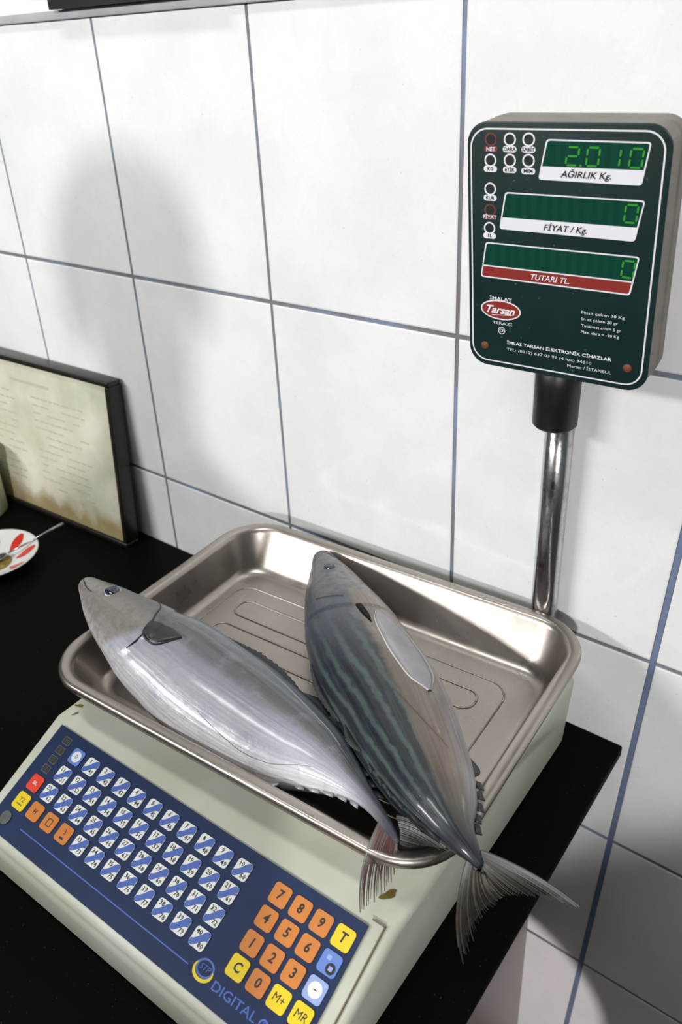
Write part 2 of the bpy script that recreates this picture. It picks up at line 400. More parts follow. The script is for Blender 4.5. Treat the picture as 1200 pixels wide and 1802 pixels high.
# pole, sleeve and display head
PX, PY = -.2310, -.0125
SCI = SC.inverted()
bm = bmesh.new(); tube(bm, [(PX, PY, .012), (PX, PY, .12), (PX, PY, .22), (PX, PY, .325)], .0106, 28)
o = obj('pole', bm, CHROME, sc, smooth=True); o.matrix_local = SCI; o['label'] = 'chrome tube'
bm = bmesh.new(); box(bm, PX - .018, PX + .018, -.031, -.0225, .02, .075)
o = obj('pole_bracket', bm, ENAMEL, sc, bevel=.002); o.matrix_local = SCI
bm = bmesh.new(); lathe(bm, [(.0, .3005), (.0145, .3005), (.0164, .3025), (.0166, .335), (.0166, .356), (0, .356)], 32)
o = obj('pole_sleeve', bm, BLACKP, sc, smooth=True); o.matrix_local = SCI @ Matrix.Translation((PX - .002, -.0195, 0)); o['label'] = 'black plastic sleeve'
ya, ti, ro = .0315, .0849, -.0015
# DM: face space (x right, y up, z out of the face) in world
RZ = Matrix.Rotation(ya, 4, 'Z') @ Matrix.Rotation(ti, 4, 'X') @ Matrix.Rotation(ro, 4, 'Y')
DM = Matrix.Translation((-.2240, -.058, .4342)) @ RZ @ Matrix(((1, 0, 0, 0), (0, 0, -1, 0), (0, 1, 0, 0), (0, 0, 0, 1)))
DL = SCI @ DM
bm = bmesh.new()
W2, H2 = .0631, .0820
rings = []
for z, ins in ((-.0335, .003), (-.0325, .0006), (-.022, .0), (-.0205, .0014), (-.018, .0014), (-.0165, .0), (-.0012, .0), (-.0012, .0012)):
    rings.append([(x, y, z) for x, y in rrect(W2 - ins, H2 - ins, .0135, 8)])
loft(bm, rings, cap0=True, cap1=True)
bmesh.ops.recalc_face_normals(bm, faces=bm.faces)
dh = obj('display_head', bm, BODYM, sc, smooth=False, mw=DL); dh['label'] = 'grey cased readout head'
bm = bmesh.new(); poly(bm, rrect(W2 + .0004, H2 + .0004, .0138, 10), thick=.0014)
fp = obj('face_plate', bm, DGREEN, dh, mw=Matrix.Translation((0, 0, -.0014)), bevel=.0005); fp['label'] = 'dark green printed face'
def TZ(z): return Matrix.Translation((0, 0, z))
# print: border, texts, logo
bm = bmesh.new()
ringband(bm, rrect(.0596, .0778, .0108, 8, -.0006, 0), rrect(.0606, .0788, .0118, 8, -.0006, 0), 0, .0002)
mm = .001
def T(s, x, y, h, width=None, mi=0, **k_): text(bm, s, h * mm / .7, x * mm, y * mm, .0002, mi, width=width * mm if width else None, **k_)
T('Piusit çeken 30 Kg', 31.5, -32.8, 1.9, 28); T('En az çeken 20 gr', 29.5, -37.2, 1.9, 24); T('Taksimat e=d= 5 gr', 31, -41.8, 1.9, 26); T('Max. dara = -10 Kg', 30.5, -46.2, 1.9, 25)
T('İMLAS TARSAN ELEKTRONİK CİHAZLAR', 2.5, -62.6, 2.3, 74, bold=.02); T('TEL: (0212) 637 03 91 (4 hat) 34010', -4, -67.6, 2.0, 61); T('Merter / İSTANBUL', 25, -72.0, 2.1, 30)
T('İMALAT', -39.5, -31.4, 2.2, 16.5, bold=.02); T('TERAZİ', -38, -49.0, 1.9, 15); T('CE', -38.5, -54.3, 2.2, 4)
ringband(bm, circ(.0022, 16, -.0385, -.0543), circ(.0027, 16, -.0385, -.0543), 0, .0002)
poly(bm, circ(.0150, 36, -.0394, -.0393, .0072), 0, TZ(.0002)); poly(bm, circ(.0140, 36, -.0394, -.0393, .0062), 1, TZ(.0003))
text(bm, 'Tarsan', .0075, -.0394, -.0395, .0004, 0, shear=.35, bold=.03, width=.022)
poly(bm, [(-.046, -.0432), (-.031, -.0418), (-.031, -.0423), (-.046, -.0437)], 0, TZ(.0004))
o = obj('printed_lettering', bm, [PRINTW, PRINTR], fp, mw=TZ(.0014))
# indicator rings
ind = [(-47, 72, 66.2, 'NET', 1), (-34.2, 72.2, 66.5, 'DARA', 0), (-21.8, 72.4, 66.6, 'SABİT', 0), (-47.3, 59.5, 54.3, 'KG', 0), (-34, 59.8, 54.2, 'ETİK', 0), (-21.6, 60.1, 53.9, 'MEM', 0), (-47.4, 41.8, 36.2, 'KUR', 0), (-47.5, 28.3, 23.9, 'FİYAT', 1), (-47.8, 16.6, 11.6, 'TL', 0)]
for x, y, yl, tx, red in ind:
    bm = bmesh.new(); Tm = TZ(.0002)
    ringband(bm, circ(.0031, 20, 0, 0), circ(.0041, 20, 0, 0), 0, .0002); poly(bm, circ(.0031, 20), 2, TZ(.00012))
    if red:
        poly(bm, rrect(.0046, .0017, .0008, 3, 0, (yl - y) * mm), 0, TZ(.00022)); text(bm, tx, .0034, 0, (yl - y) * mm, .0004, 3, bold=.02)
        mats = [DIMR, PRINTW, SHADM, PRINTW]
    else:
        poly(bm, rrect(.0046, .0019, .0018, 4, 0, (yl - y) * mm), 0, TZ(.00022)); text(bm, tx, .0030, 0, (yl - y) * mm, .0004, 2, bold=.03)
        mats = [PRINTW, PRINTW, SHADM]
    o = obj('indicator_lamp', bm, mats, fp, mw=Matrix.Translation((x * mm, y * mm, .0014)))
    if red: o['label'] = 'unlit red indicator'
# seven segment digits
SEG = {'0': 'abcdef', '1': 'bc', '2': 'abged'}
def digit(bm, ch, cx_, cy_, w_=.0036, h_=.0052, t=.00085, z=.0004, sk=.08):
    for s_ in SEG[ch]:
        a, b = {'a': ((-w_, h_), (w_, h_)), 'b': ((w_, h_), (w_, 0)), 'c': ((w_, 0), (w_, -h_)), 'd': ((-w_, -h_), (w_, -h_)), 'e': ((-w_, 0), (-w_, -h_)), 'f': ((-w_, h_), (-w_, 0)), 'g': ((-w_, 0), (w_, 0))}[s_]
        d = Vector((b[0] - a[0], b[1] - a[1])); L = d.length; d.normalize(); n_ = Vector((-d.y, d.x)); A = Vector(a) + d * .0005; B = Vector(b) - d * .0005
        P_ = [A, A + d * t * .7 + n_ * t * .7, B - d * t * .7 + n_ * t * .7, B, B - d * t * .7 - n_ * t * .7, A + d * t * .7 - n_ * t * .7]
        poly(bm, [(cx_ + p.x + sk * p.y, cy_ + p.y, z) for p in P_], 0)
wins = [([(-10.4, 73.0), (51.8, 72.6), (48.4, 48.6), (-14.9, 49.2)], 57.2, 'AĞIRLIK Kg.', (15.5, 53.0, 31), PRINTW, INK, [('2', 6.3), ('0', 18.7), ('1', 31.0), ('0', 44)], 63.6),
        ([(-36.9, 40.6), (51.4, 40.4), (47.5, 16.0), (-40.8, 16.6)], 24.4, 'FİYAT / Kg.', (4.2, 20.0, 28), PRINTW, INK, [('0', 43.8)], 32.3),
        ([(-50.6, 7.3), (51.4, 7.2), (47.6, -17.6), (-54.3, -17.0)], -9.3, 'TUTARI TL.', (-4.6, -13.2, 27), PRINTR, PRINTW, [('0', 45)], -1.2)]
for Q, zs_, tx, (tx0, ty0, tw), bandm, inkm, digs, dy in wins:
    bm = bmesh.new(); Q = [(a * mm, b * mm) for a, b in Q]; cqx = sum(p[0] for p in Q) / 4; cqy = sum(p[1] for p in Q) / 4
    def rc(Q, r):   # rounded parallelogram
        out = []
        for i in range(4):
            p = Vector(Q[i]); a = (Vector(Q[i - 1]) - p).normalized(); b = (Vector(Q[(i + 1) % 4]) - p).normalized()
            for k_ in range(5):
                t = k_ / 4; out.append(tuple(p + a * r * (1 - t) ** 2 + b * r * t ** 2))
        return out
    def ins(Q, d):
        return [(p[0] + (d if p[0] < cqx else -d), p[1] + (d if p[1] < cqy else -d)) for p in Q]
    out_, inn = rc(Q, .0022), rc(ins(Q, .0009), .0017)
    ringband(bm, inn, out_, 1, .0004); poly(bm, inn, 0, TZ(.0001))
    # the lettered band along the foot
    def sx_(y, side):
        a, b = (Q[0], Q[3]) if side < 0 else (Q[1], Q[2]); t = (y - a[1]) / (b[1] - a[1]); return a[0] + (b[0] - a[0]) * t
    zs_ *= mm; yb = [Q[3][1] + .0004, Q[2][1] + .0004]
    poly(bm, [(sx_(yb[0], -1) + .0006, yb[0]), (sx_(yb[1], 1) - .0006, yb[1]), (sx_(zs_, 1) - .0006, zs_), (sx_(zs_, -1) + .0006, zs_)], 2, TZ(.0003))
    if bandm is PRINTR: poly(bm, [(sx_(zs_, -1) + .0004, zs_), (sx_(zs_, 1) - .0004, zs_), (sx_(zs_, 1) - .0004, zs_ + .0009), (sx_(zs_, -1) + .0004, zs_ + .0009)], 1, TZ(.0004))
    text(bm, tx, .0054, tx0 * mm, ty0 * mm, .0006, 3, shear=.25, bold=.015, width=tw * mm)
    wo = obj('readout_window', bm, [WINF, PRINTW, bandm, inkm], fp, mw=TZ(.0014))
    bm = bmesh.new()
    for ch, dx in digs: digit(bm, ch, dx * mm, dy * mm)
    if len(digs) > 1: poly(bm, circ(.0008, 10, .0115, (dy - 5.3) * mm), 0, TZ(.0004))
    # digits sit within the window, as part of the readout face
    o = obj('lit_digits', bm, DIGIT, fp, mw=TZ(.0014)); o['label'] = 'glowing green digits'
for x, y in ((-51.3, -67.5), (50.2, -66.7)):
    bm = bmesh.new(); lathe(bm, [(0, .0012), (.0020, .0010), (.0030, .0002), (.0030, 0)], 16); obj('screw', bm, RUST, fp, smooth=True, mw=Matrix.Translation((x * mm, y * mm, .0014)))

# ------------------------------------------------------------------ tray
TA = .05953
TM = Matrix.Translation((CX, CY, .0825)) @ Matrix.Rotation(TA, 4, 'Z')
bm = bmesh.new(); zf = .0895 - .0825; zr = .130 - .0825
spec = [(.1835, .1390, .046, zr - .0065), (.1838, .1393, .046, zr - .003), (.1825, .1380, .045, zr - .0004), (.1805, .1360, .043, zr), (.1760, .1315, .039, zr - .0003), (.1735, .1290, .037, zr - .0016),
        (.1722, .1272, .036, zr - .005), (.1640, .1100, .028, zf + .0065), (.1620, .1065, .026, zf + .0026), (.1590, .1025, .023, zf + .0006), (.1550, .0985, .020, zf)]
rings = [[(x, y, z) for x, y in rrect(a, b, r, 10)] for a, b, r, z in spec]
V = loft(bm, rings); bm.faces.new(V[-1])
bmesh.ops.recalc_face_normals(bm, faces=bm.faces)
# make normals point up/in
bm.faces.ensure_lookup_table(); bm.normal_update()
if bm.faces[-1].normal.z < 0: bmesh.ops.reverse_faces(bm, faces=bm.faces)
def groove(pts, r=.0009): tube(bm, [(x, y, zf - .00005) for x, y in pts], r, 6, closed=True)
groove(rrect(.1425, .0805, .018, 6, -.006, 0))
for yc in (.0505, .0125, -.0255, -.0605):
    groove(rrect(.1245, .0115, .0100, 6, -.006, yc), .0011)
tray = obj('weighing_tray', bm, STEEL, None, smooth=True, mw=TM, solid=(.0009, -1))
tag(tray, 'rectangular stainless steel weighing tray holding the two fish', 'tray')

# ------------------------------------------------------------------ fish
FISH_A=[(-0.5706,-0.2343,0.1505,0.2195,0.9683,0.1189,0.0008,0.0006),
(-0.5671,-0.2352,0.1504,0.2196,0.9683,0.1189,0.0051,0.0037),
(-0.5631,-0.2363,0.1503,0.2198,0.9683,0.1190,0.0081,0.0058),
(-0.5585,-0.2375,0.1501,0.2195,0.9684,0.1189,0.0098,0.0071),
(-0.5534,-0.2387,0.1499,0.2178,0.9687,0.1189,0.0114,0.0082),
(-0.5479,-0.2400,0.1498,0.2147,0.9695,0.1188,0.0133,0.0096),
(-0.5421,-0.2413,0.1495,0.2103,0.9705,0.1187,0.0154,0.0111),
(-0.5361,-0.2426,0.1492,0.2042,0.9717,0.1186,0.0176,0.0127),
(-0.5298,-0.2439,0.1488,0.1958,0.9734,0.1184,0.0196,0.0141),
(-0.5234,-0.2451,0.1483,0.1850,0.9754,0.1182,0.0216,0.0155),
(-0.5167,-0.2463,0.1476,0.1724,0.9777,0.1180,0.0234,0.0169),
(-0.5099,-0.2475,0.1468,0.1589,0.9801,0.1177,0.0253,0.0182),
(-0.5029,-0.2485,0.1460,0.1458,0.9822,0.1173,0.0270,0.0195),
(-0.4957,-0.2493,0.1450,0.1333,0.9842,0.1169,0.0288,0.0207),
(-0.4883,-0.2500,0.1440,0.1210,0.9858,0.1165,0.0305,0.0220),
(-0.4809,-0.2506,0.1428,0.1071,0.9874,0.1160,0.0323,0.0232),
(-0.4733,-0.2512,0.1415,0.0896,0.9889,0.1155,0.0340,0.0245),
(-0.4657,-0.2518,0.1401,0.0685,0.9905,0.1149,0.0358,0.0258),
(-0.4579,-0.2523,0.1385,0.0472,0.9919,0.1144,0.0376,0.0271),
(-0.4501,-0.2524,0.1368,0.0315,0.9928,0.1141,0.0393,0.0283),
(-0.4422,-0.2520,0.1350,0.0243,0.9932,0.1141,0.0408,0.0294),
(-0.4341,-0.2515,0.1332,0.0246,0.9932,0.1144,0.0420,0.0303),
(-0.4260,-0.2514,0.1315,0.0293,0.9929,0.1148,0.0429,0.0309),
(-0.4177,-0.2518,0.1299,0.0360,0.9926,0.1152,0.0434,0.0312),
(-0.4093,-0.2523,0.1284,0.0420,0.9923,0.1157,0.0437,0.0314),
(-0.4008,-0.2527,0.1270,0.0435,0.9922,0.1162,0.0438,0.0315),
(-0.3922,-0.2529,0.1257,0.0389,0.9923,0.1166,0.0438,0.0315),
(-0.3835,-0.2528,0.1245,0.0305,0.9926,0.1170,0.0437,0.0314),
(-0.3747,-0.2528,0.1233,0.0233,0.9928,0.1174,0.0434,0.0312),
(-0.3658,-0.2528,0.1223,0.0207,0.9928,0.1177,0.0429,0.0309),
(-0.3568,-0.2529,0.1213,0.0221,0.9928,0.1181,0.0422,0.0304),
(-0.3477,-0.2531,0.1205,0.0240,0.9927,0.1184,0.0413,0.0298),
(-0.3385,-0.2532,0.1198,0.0233,0.9927,0.1187,0.0403,0.0290),
(-0.3293,-0.2534,0.1193,0.0211,0.9928,0.1189,0.0389,0.0280),
(-0.3200,-0.2536,0.1192,0.0236,0.9926,0.1190,0.0372,0.0268),
(-0.3106,-0.2538,0.1194,0.0371,0.9920,0.1187,0.0349,0.0252),
(-0.3011,-0.2540,0.1199,0.0627,0.9905,0.1180,0.0322,0.0232),
(-0.2917,-0.2546,0.1210,0.0981,0.9873,0.1171,0.0289,0.0208),
(-0.2823,-0.2559,0.1224,0.1404,0.9818,0.1160,0.0254,0.0183),
(-0.2731,-0.2579,0.1242,0.1863,0.9742,0.1148,0.0216,0.0156),
(-0.2639,-0.2602,0.1263,0.2308,0.9652,0.1137,0.0177,0.0128),
(-0.2547,-0.2629,0.1285,0.2713,0.9552,0.1127,0.0139,0.0100),
(-0.2457,-0.2659,0.1309,0.3090,0.9437,0.1121,0.0104,0.0075),
(-0.2368,-0.2693,0.1334,0.3464,0.9304,0.1119,0.0077,0.0055),
(-0.2280,-0.2732,0.1360,0.3839,0.9155,0.1122,0.0058,0.0042),
(-0.2192,-0.2775,0.1384,0.4196,0.8998,0.1132,0.0047,0.0034),
(-0.2106,-0.2822,0.1405,0.4512,0.8844,0.1149,0.0039,0.0028),
(-0.2019,-0.2871,0.1420,0.4771,0.8707,0.1168,0.0035,0.0025),
(-0.1932,-0.2922,0.1430,0.4985,0.8587,0.1186,0.0031,0.0022)]
FISH_B=[(-0.4411,-0.0502,0.1280,-0.6162,-0.7493,0.2423,0.0009,0.0007),
(-0.4392,-0.0530,0.1272,-0.6162,-0.7494,0.2423,0.0059,0.0046),
(-0.4371,-0.0560,0.1262,-0.6162,-0.7494,0.2423,0.0093,0.0073),
(-0.4344,-0.0593,0.1255,-0.6167,-0.7490,0.2423,0.0112,0.0087),
(-0.4309,-0.0627,0.1252,-0.6180,-0.7479,0.2423,0.0127,0.0099),
(-0.4268,-0.0662,0.1252,-0.6201,-0.7461,0.2424,0.0144,0.0112),
(-0.4223,-0.0698,0.1254,-0.6224,-0.7442,0.2424,0.0161,0.0126),
(-0.4176,-0.0735,0.1256,-0.6246,-0.7423,0.2424,0.0180,0.0140),
(-0.4127,-0.0775,0.1258,-0.6264,-0.7408,0.2425,0.0199,0.0155),
(-0.4078,-0.0816,0.1260,-0.6275,-0.7399,0.2425,0.0219,0.0171),
(-0.4028,-0.0860,0.1260,-0.6277,-0.7398,0.2425,0.0239,0.0186),
(-0.3976,-0.0905,0.1261,-0.6269,-0.7404,0.2425,0.0259,0.0202),
(-0.3924,-0.0951,0.1260,-0.6254,-0.7417,0.2425,0.0279,0.0217),
(-0.3871,-0.0997,0.1260,-0.6234,-0.7433,0.2425,0.0298,0.0232),
(-0.3815,-0.1044,0.1260,-0.6212,-0.7452,0.2425,0.0317,0.0247),
(-0.3758,-0.1090,0.1260,-0.6186,-0.7474,0.2425,0.0335,0.0261),
(-0.3699,-0.1137,0.1260,-0.6157,-0.7498,0.2425,0.0351,0.0274),
(-0.3639,-0.1184,0.1260,-0.6127,-0.7522,0.2425,0.0367,0.0287),
(-0.3579,-0.1233,0.1261,-0.6100,-0.7544,0.2425,0.0382,0.0298),
(-0.3518,-0.1282,0.1263,-0.6075,-0.7565,0.2424,0.0396,0.0309),
(-0.3456,-0.1333,0.1265,-0.6048,-0.7586,0.2424,0.0409,0.0319),
(-0.3394,-0.1383,0.1268,-0.6012,-0.7614,0.2423,0.0421,0.0329),
(-0.3329,-0.1433,0.1271,-0.5960,-0.7655,0.2423,0.0432,0.0337),
(-0.3263,-0.1483,0.1273,-0.5888,-0.7710,0.2423,0.0440,0.0344),
(-0.3196,-0.1531,0.1276,-0.5806,-0.7772,0.2423,0.0447,0.0349),
(-0.3127,-0.1580,0.1279,-0.5734,-0.7826,0.2422,0.0453,0.0353),
(-0.3058,-0.1629,0.1282,-0.5685,-0.7862,0.2421,0.0457,0.0356),
(-0.2988,-0.1678,0.1285,-0.5666,-0.7877,0.2420,0.0459,0.0358),
(-0.2917,-0.1728,0.1289,-0.5680,-0.7867,0.2418,0.0459,0.0358),
(-0.2845,-0.1778,0.1294,-0.5730,-0.7831,0.2415,0.0457,0.0356),
(-0.2773,-0.1828,0.1300,-0.5814,-0.7770,0.2411,0.0452,0.0353),
(-0.2701,-0.1879,0.1308,-0.5923,-0.7687,0.2406,0.0446,0.0348),
(-0.2629,-0.1933,0.1316,-0.6052,-0.7587,0.2401,0.0437,0.0341),
(-0.2558,-0.1988,0.1326,-0.6188,-0.7478,0.2394,0.0427,0.0333),
(-0.2487,-0.2044,0.1337,-0.6309,-0.7380,0.2387,0.0415,0.0324),
(-0.2417,-0.2102,0.1349,-0.6396,-0.7309,0.2381,0.0402,0.0314),
(-0.2347,-0.2161,0.1363,-0.6450,-0.7264,0.2374,0.0388,0.0303),
(-0.2277,-0.2219,0.1378,-0.6492,-0.7229,0.2366,0.0373,0.0291),
(-0.2205,-0.2278,0.1393,-0.6536,-0.7192,0.2356,0.0358,0.0279),
(-0.2134,-0.2337,0.1409,-0.6578,-0.7157,0.2346,0.0342,0.0267),
(-0.2063,-0.2397,0.1427,-0.6605,-0.7136,0.2335,0.0324,0.0252),
(-0.1992,-0.2458,0.1447,-0.6610,-0.7135,0.2326,0.0302,0.0236),
(-0.1920,-0.2519,0.1468,-0.6588,-0.7160,0.2325,0.0276,0.0216),
(-0.1847,-0.2578,0.1488,-0.6477,-0.7254,0.2337,0.0244,0.0191),
(-0.1772,-0.2637,0.1506,-0.6073,-0.7535,0.2360,0.0203,0.0158),
(-0.1695,-0.2692,0.1517,-0.5100,-0.8103,0.2357,0.0152,0.0119),
(-0.1612,-0.2736,0.1513,-0.3668,-0.8822,0.2274,0.0104,0.0081),
(-0.1526,-0.2766,0.1489,-0.2499,-0.9361,0.2118,0.0071,0.0056),
(-0.1440,-0.2792,0.1450,-0.2012,-0.9600,0.1946,0.0053,0.0042)]
LOBES={'A1':([(-0.2107,-0.2836,0.1430),(-0.2005,-0.2886,0.1440),(-0.1933,-0.2933,0.1420)],[(-0.2047,-0.3161,0.0940),(-0.2039,-0.3099,0.0930),(-0.2022,-0.3001,0.0920),(-0.1997,-0.2911,0.0950),(-0.1988,-0.2844,0.1050)],[(-0.2127,-0.3081,0.1250),(-0.1959,-0.2884,0.1250)]),
'A2':([(-0.2024,-0.2796,0.1470),(-0.1956,-0.2859,0.1460),(-0.1921,-0.2914,0.1420)],[(-0.1641,-0.2710,0.1370),(-0.1676,-0.2756,0.1360),(-0.1749,-0.2779,0.1360),(-0.1808,-0.2813,0.1380),(-0.1855,-0.2866,0.1390)],[(-0.1852,-0.2732,0.1480),(-0.1883,-0.2897,0.1400)]),
'B1':([(-0.1483,-0.2727,0.1490),(-0.1441,-0.2762,0.1470),(-0.1430,-0.2819,0.1440)],[(-0.0928,-0.2582,0.1300),(-0.0986,-0.2599,0.1280),(-0.1100,-0.2635,0.1270),(-0.1210,-0.2676,0.1270),(-0.1283,-0.2748,0.1290),(-0.1313,-0.2823,0.1310)],[(-0.1186,-0.2602,0.1420),(-0.1354,-0.2844,0.1350)]),
'B2':([(-0.1518,-0.2810,0.1480),(-0.1465,-0.2836,0.1460),(-0.1404,-0.2827,0.1450)],[(-0.1381,-0.3090,0.0980),(-0.1392,-0.3001,0.0980),(-0.1399,-0.2899,0.1040),(-0.1380,-0.2817,0.1120),(-0.1336,-0.2798,0.1220),(-0.1313,-0.2779,0.1280)],[(-0.1514,-0.3022,0.1250),(-0.1349,-0.2840,0.1350)])}

def cat(A, t):
    n = len(A) - 1; x = min(max(t, 0), 1) * n; i = min(int(x), n - 1); f = x - i
    a, b, c_, d = A[max(i - 1, 0)], A[i], A[i + 1], A[min(i + 2, n)]
    return [.5 * (2 * q + (r - p) * f + (2 * p - 5 * q + 4 * r - s_) * f * f + (3 * q - p - 3 * r + s_) * f ** 3) for p, q, r, s_ in zip(a, b, c_, d)]
def gill(t, w, tg):
    """gill cover: a plate that stands proud and ends in a step"""
    te = tg + .035 * math.cos((w - .55) * 3.4)
    if t > te: return -.018 * math.exp(-(t - te) / .02)
    return .022 * max(0, 1 - (te - t) / .12)
def surf(A, t, th, off=0., tg=.36):
    r = cat(A, t); e = 1e-3
    p1 = Vector(cat(A, min(t + e, 1))[:3]); p0 = Vector(cat(A, max(t - e, 0))[:3]); Tn = (p1 - p0).normalized()
    D = Vector(r[3:6]); D = (D - Tn * D.dot(Tn)).normalized(); L = Tn.cross(D)
    q_ = 1 - .6 * max(0, (t - .965) / .035) ** 2; a, b = max(r[6] * q_, 2e-4), max(r[7] * q_, 2e-4)
    w_ = abs(((th / math.pi + 1) % 2) - 1)
    k_ = 1 + (gill(t, w_, tg) if .1 < w_ < .93 else 0)
    n = (D * (math.cos(th) / a) + L * (math.sin(th) / b)).normalized()
    return Vector(r[:3]) + (D * a * math.cos(th) + L * b * math.sin(th)) * k_ + n * off, n
def fish_mat(name, dark):
    k = MB(name); uv = k.node('ShaderNodeUVMap'); sep = k.node('ShaderNodeSeparateXYZ'); k.l.new(uv.outputs[0], sep.inputs[0])
    t, w_ = sep.outputs[0], sep.outputs[1]
    n1 = k.noise(45, 5, .65); n2 = k.noise(160, 4, .6)
    cmb = k.node('ShaderNodeCombineXYZ'); k.l.new(k.math('MULTIPLY', t, 3.0), cmb.inputs[0]); k.l.new(k.math('MULTIPLY', w_, 22.0), cmb.inputs[1])
    st = k.noise(1.6, 3, .5, vec=cmb.outputs[0])                       # streaks that follow the body
    wj = k.math('ADD', w_, k.math('MULTIPLY', k.math('SUBTRACT', n1, .5), .07))
    if not dark:
        body = k.ramp(wj, [(.0, srgb(30, 40, 44)), (.15, srgb(48, 58, 64)), (.22, srgb(128, 138, 146)), (.29, srgb(92, 96, 100)), (.38, srgb(84, 84, 86)), (.45, srgb(100, 99, 100)), (.52, srgb(150, 152, 162)), (.75, srgb(186, 187, 194)), (1., srgb(236, 236, 236))])
        body = k.mix(k.ramp(st, [(.42, (0, 0, 0, 1)), (.62, (.30, .30, .30, 1))]), body, srgb(128, 130, 140))
        body = k.mix(k.ramp(n1, [(.5, (0, 0, 0, 1)), (.66, (.45, .45, .45, 1))]), body, srgb(146, 148, 164))
        head = k.ramp(wj, [(.0, srgb(70, 76, 76)), (.3, srgb(108, 106, 104)), (.5, srgb(134, 128, 122)), (.78, srgb(150, 144, 140)), (.9, srgb(206, 204, 204))])
        head = k.mix(k.ramp(n2, [(.45, (0, 0, 0, 1)), (.6, (.5, .5, .5, 1))]), head, srgb(112, 104, 98))
        te = k.math('SUBTRACT', .385, k.math('MULTIPLY', k.math('ABSOLUTE', k.math('SUBTRACT', w_, .5)), .18))
        hm = k.ramp(k.math('SUBTRACT', te, k.math('ADD', t, k.math('MULTIPLY', k.math('SUBTRACT', n1, .5), .04))), [(.0, (0, 0, 0, 1)), (.02, (1, 1, 1, 1))])
    else:
        # dark longitudinal, slightly oblique stripes on the back
        ph = k.math('ADD', k.math('MULTIPLY', w_, 18.0), k.math('MULTIPLY', t, -3.0))
        ph = k.math('ADD', ph, k.math('MULTIPLY', n1, 1.5))
        sw = k.math('ADD', k.math('MULTIPLY', k.math('SINE', k.math('MULTIPLY', ph, 3.4)), .5), .5)
        back = k.ramp(sw, [(.25, srgb(16, 20, 26)), (.64, srgb(32, 42, 50)), (.95, srgb(72, 88, 80))])
        back = k.mix(k.ramp(n1, [(.4, (0, 0, 0, 1)), (.7, (.45, .45, .45, 1))]), back, srgb(46, 52, 72))
        plain = srgb(62, 68, 80)
        back = k.mix(k.ramp(t, [(.40, (1, 1, 1, 1)), (.60, (0, 0, 0, 1))]), back, plain)
        belly = k.ramp(wj, [(.45, srgb(108, 98, 84)), (.58, srgb(138, 124, 112)), (.68, srgb(150, 140, 138)), (.80, srgb(186, 182, 190)), (1., srgb(206, 204, 210))])
        lim = k.math('SUBTRACT', .475, k.math('MULTIPLY', t, .09))
        body = k.mix(k.ramp(k.math('SUBTRACT', wj, lim), [(.0, (0, 0, 0, 1)), (.035, (1, 1, 1, 1))]), back, belly)
        body = k.mix(k.ramp(st, [(.45, (0, 0, 0, 1)), (.62, (.3, .3, .3, 1))]), body, srgb(70, 72, 76))
        head = k.ramp(wj, [(.0, srgb(48, 54, 60)), (.35, srgb(84, 88, 92)), (.5, srgb(112, 112, 114)), (.9, srgb(150, 148, 150))])
        head = k.mix(k.ramp(n2, [(.45, (0, 0, 0, 1)), (.6, (.5, .5, .5, 1))]), head, srgb(60, 60, 64))
        hm = k.ramp(k.math('SUBTRACT', .37, k.math('ADD', t, k.math('MULTIPLY', k.math('SUBTRACT', n1, .5), .04))), [(.0, (0, 0, 0, 1)), (.02, (1, 1, 1, 1))])
    c = k.mix(hm, body, head)
    tailm = k.ramp(t, [(.88, (0, 0, 0, 1)), (.98, (1, 1, 1, 1))])
    c = k.mix(tailm, c, srgb(62, 66, 78) if not dark else srgb(30, 36, 44))
    k.color(c); k.rough(k.ramp(n2, [(.3, (.34, .34, .34, 1)), (.7, (.5, .5, .5, 1))])); k.set(Metallic=.15, Specular_IOR_Level=.5, Coat_Weight=.45, Coat_Roughness=.13)
    k.bump(k.math('ADD', k.math('MULTIPLY', n2, .5), k.math('ADD', k.math('MULTIPLY', st, .8), k.math('MULTIPLY', n1, .8))), .4, .0016)
    return k.m
FIN = MB('fin_dark'); n = FIN.noise(90, 4); FIN.color(FIN.ramp(n, [(.35, srgb(38, 37, 36)), (.7, srgb(76, 74, 70))])); FIN.set(Roughness=.4); FIN = FIN.m
RAYD = flat('fin_ray_brown', (64, 60, 55), .4, var=.5, scale=60)
RAYR = flat('fin_ray_reddish', (92, 58, 58), .4, var=.4, scale=80)
RAYL = flat('fin_ray_pale', (98, 93, 84), .4, var=.4, scale=80)
EYED = flat('eye_dark_blue', (26, 38, 54), .12, spec=.9)
EYER = flat('eye_ring_silver', (150, 158, 166), .25, metal=.5)
EYER2 = flat('eye_ring_grey', (74, 80, 86), .3)
MOUTHM = flat('mouth_dark', (44, 42, 42), .5)
DARKF = flat('pectoral_dark', (52, 54, 56), .4, var=.4, scale=120)
PALEF = flat('pectoral_pale', (168, 166, 172), .3, metal=.2, var=.25, scale=50)
WHITF = flat('fin_edge_white', (196, 194, 190), .35, var=.1)
def strip(bm, A, side, pts, width, off=.0006, mi=0, sub=6):
    """thin ribbon along (t, w) points lying on the skin, with width (metres) tapering at both ends"""
    nn = sub * (len(pts) - 1); P = [tuple(cat(pts, i / nn)) for i in range(nn + 1)]; C_ = [surf(A, t, side * w_ * math.pi, 0) for t, w_ in P]; N = len(C_); L_ = []; 
    for i, (p, n_) in enumerate(C_):
        d = (C_[min(i + 1, N - 1)][0] - C_[max(i - 1, 0)][0]).normalized(); s_ = d.cross(n_).normalized(); q = width * (.25 + .75 * math.sin(math.pi * i / (N - 1)))
        L_.append([p - s_ * q * .5 - n_ * .0004, p - s_ * q * .3 + n_ * off, p + s_ * q * .3 + n_ * off, p + s_ * q * .5 - n_ * .0004])
    loft(bm, L_, close=False, mi=mi)
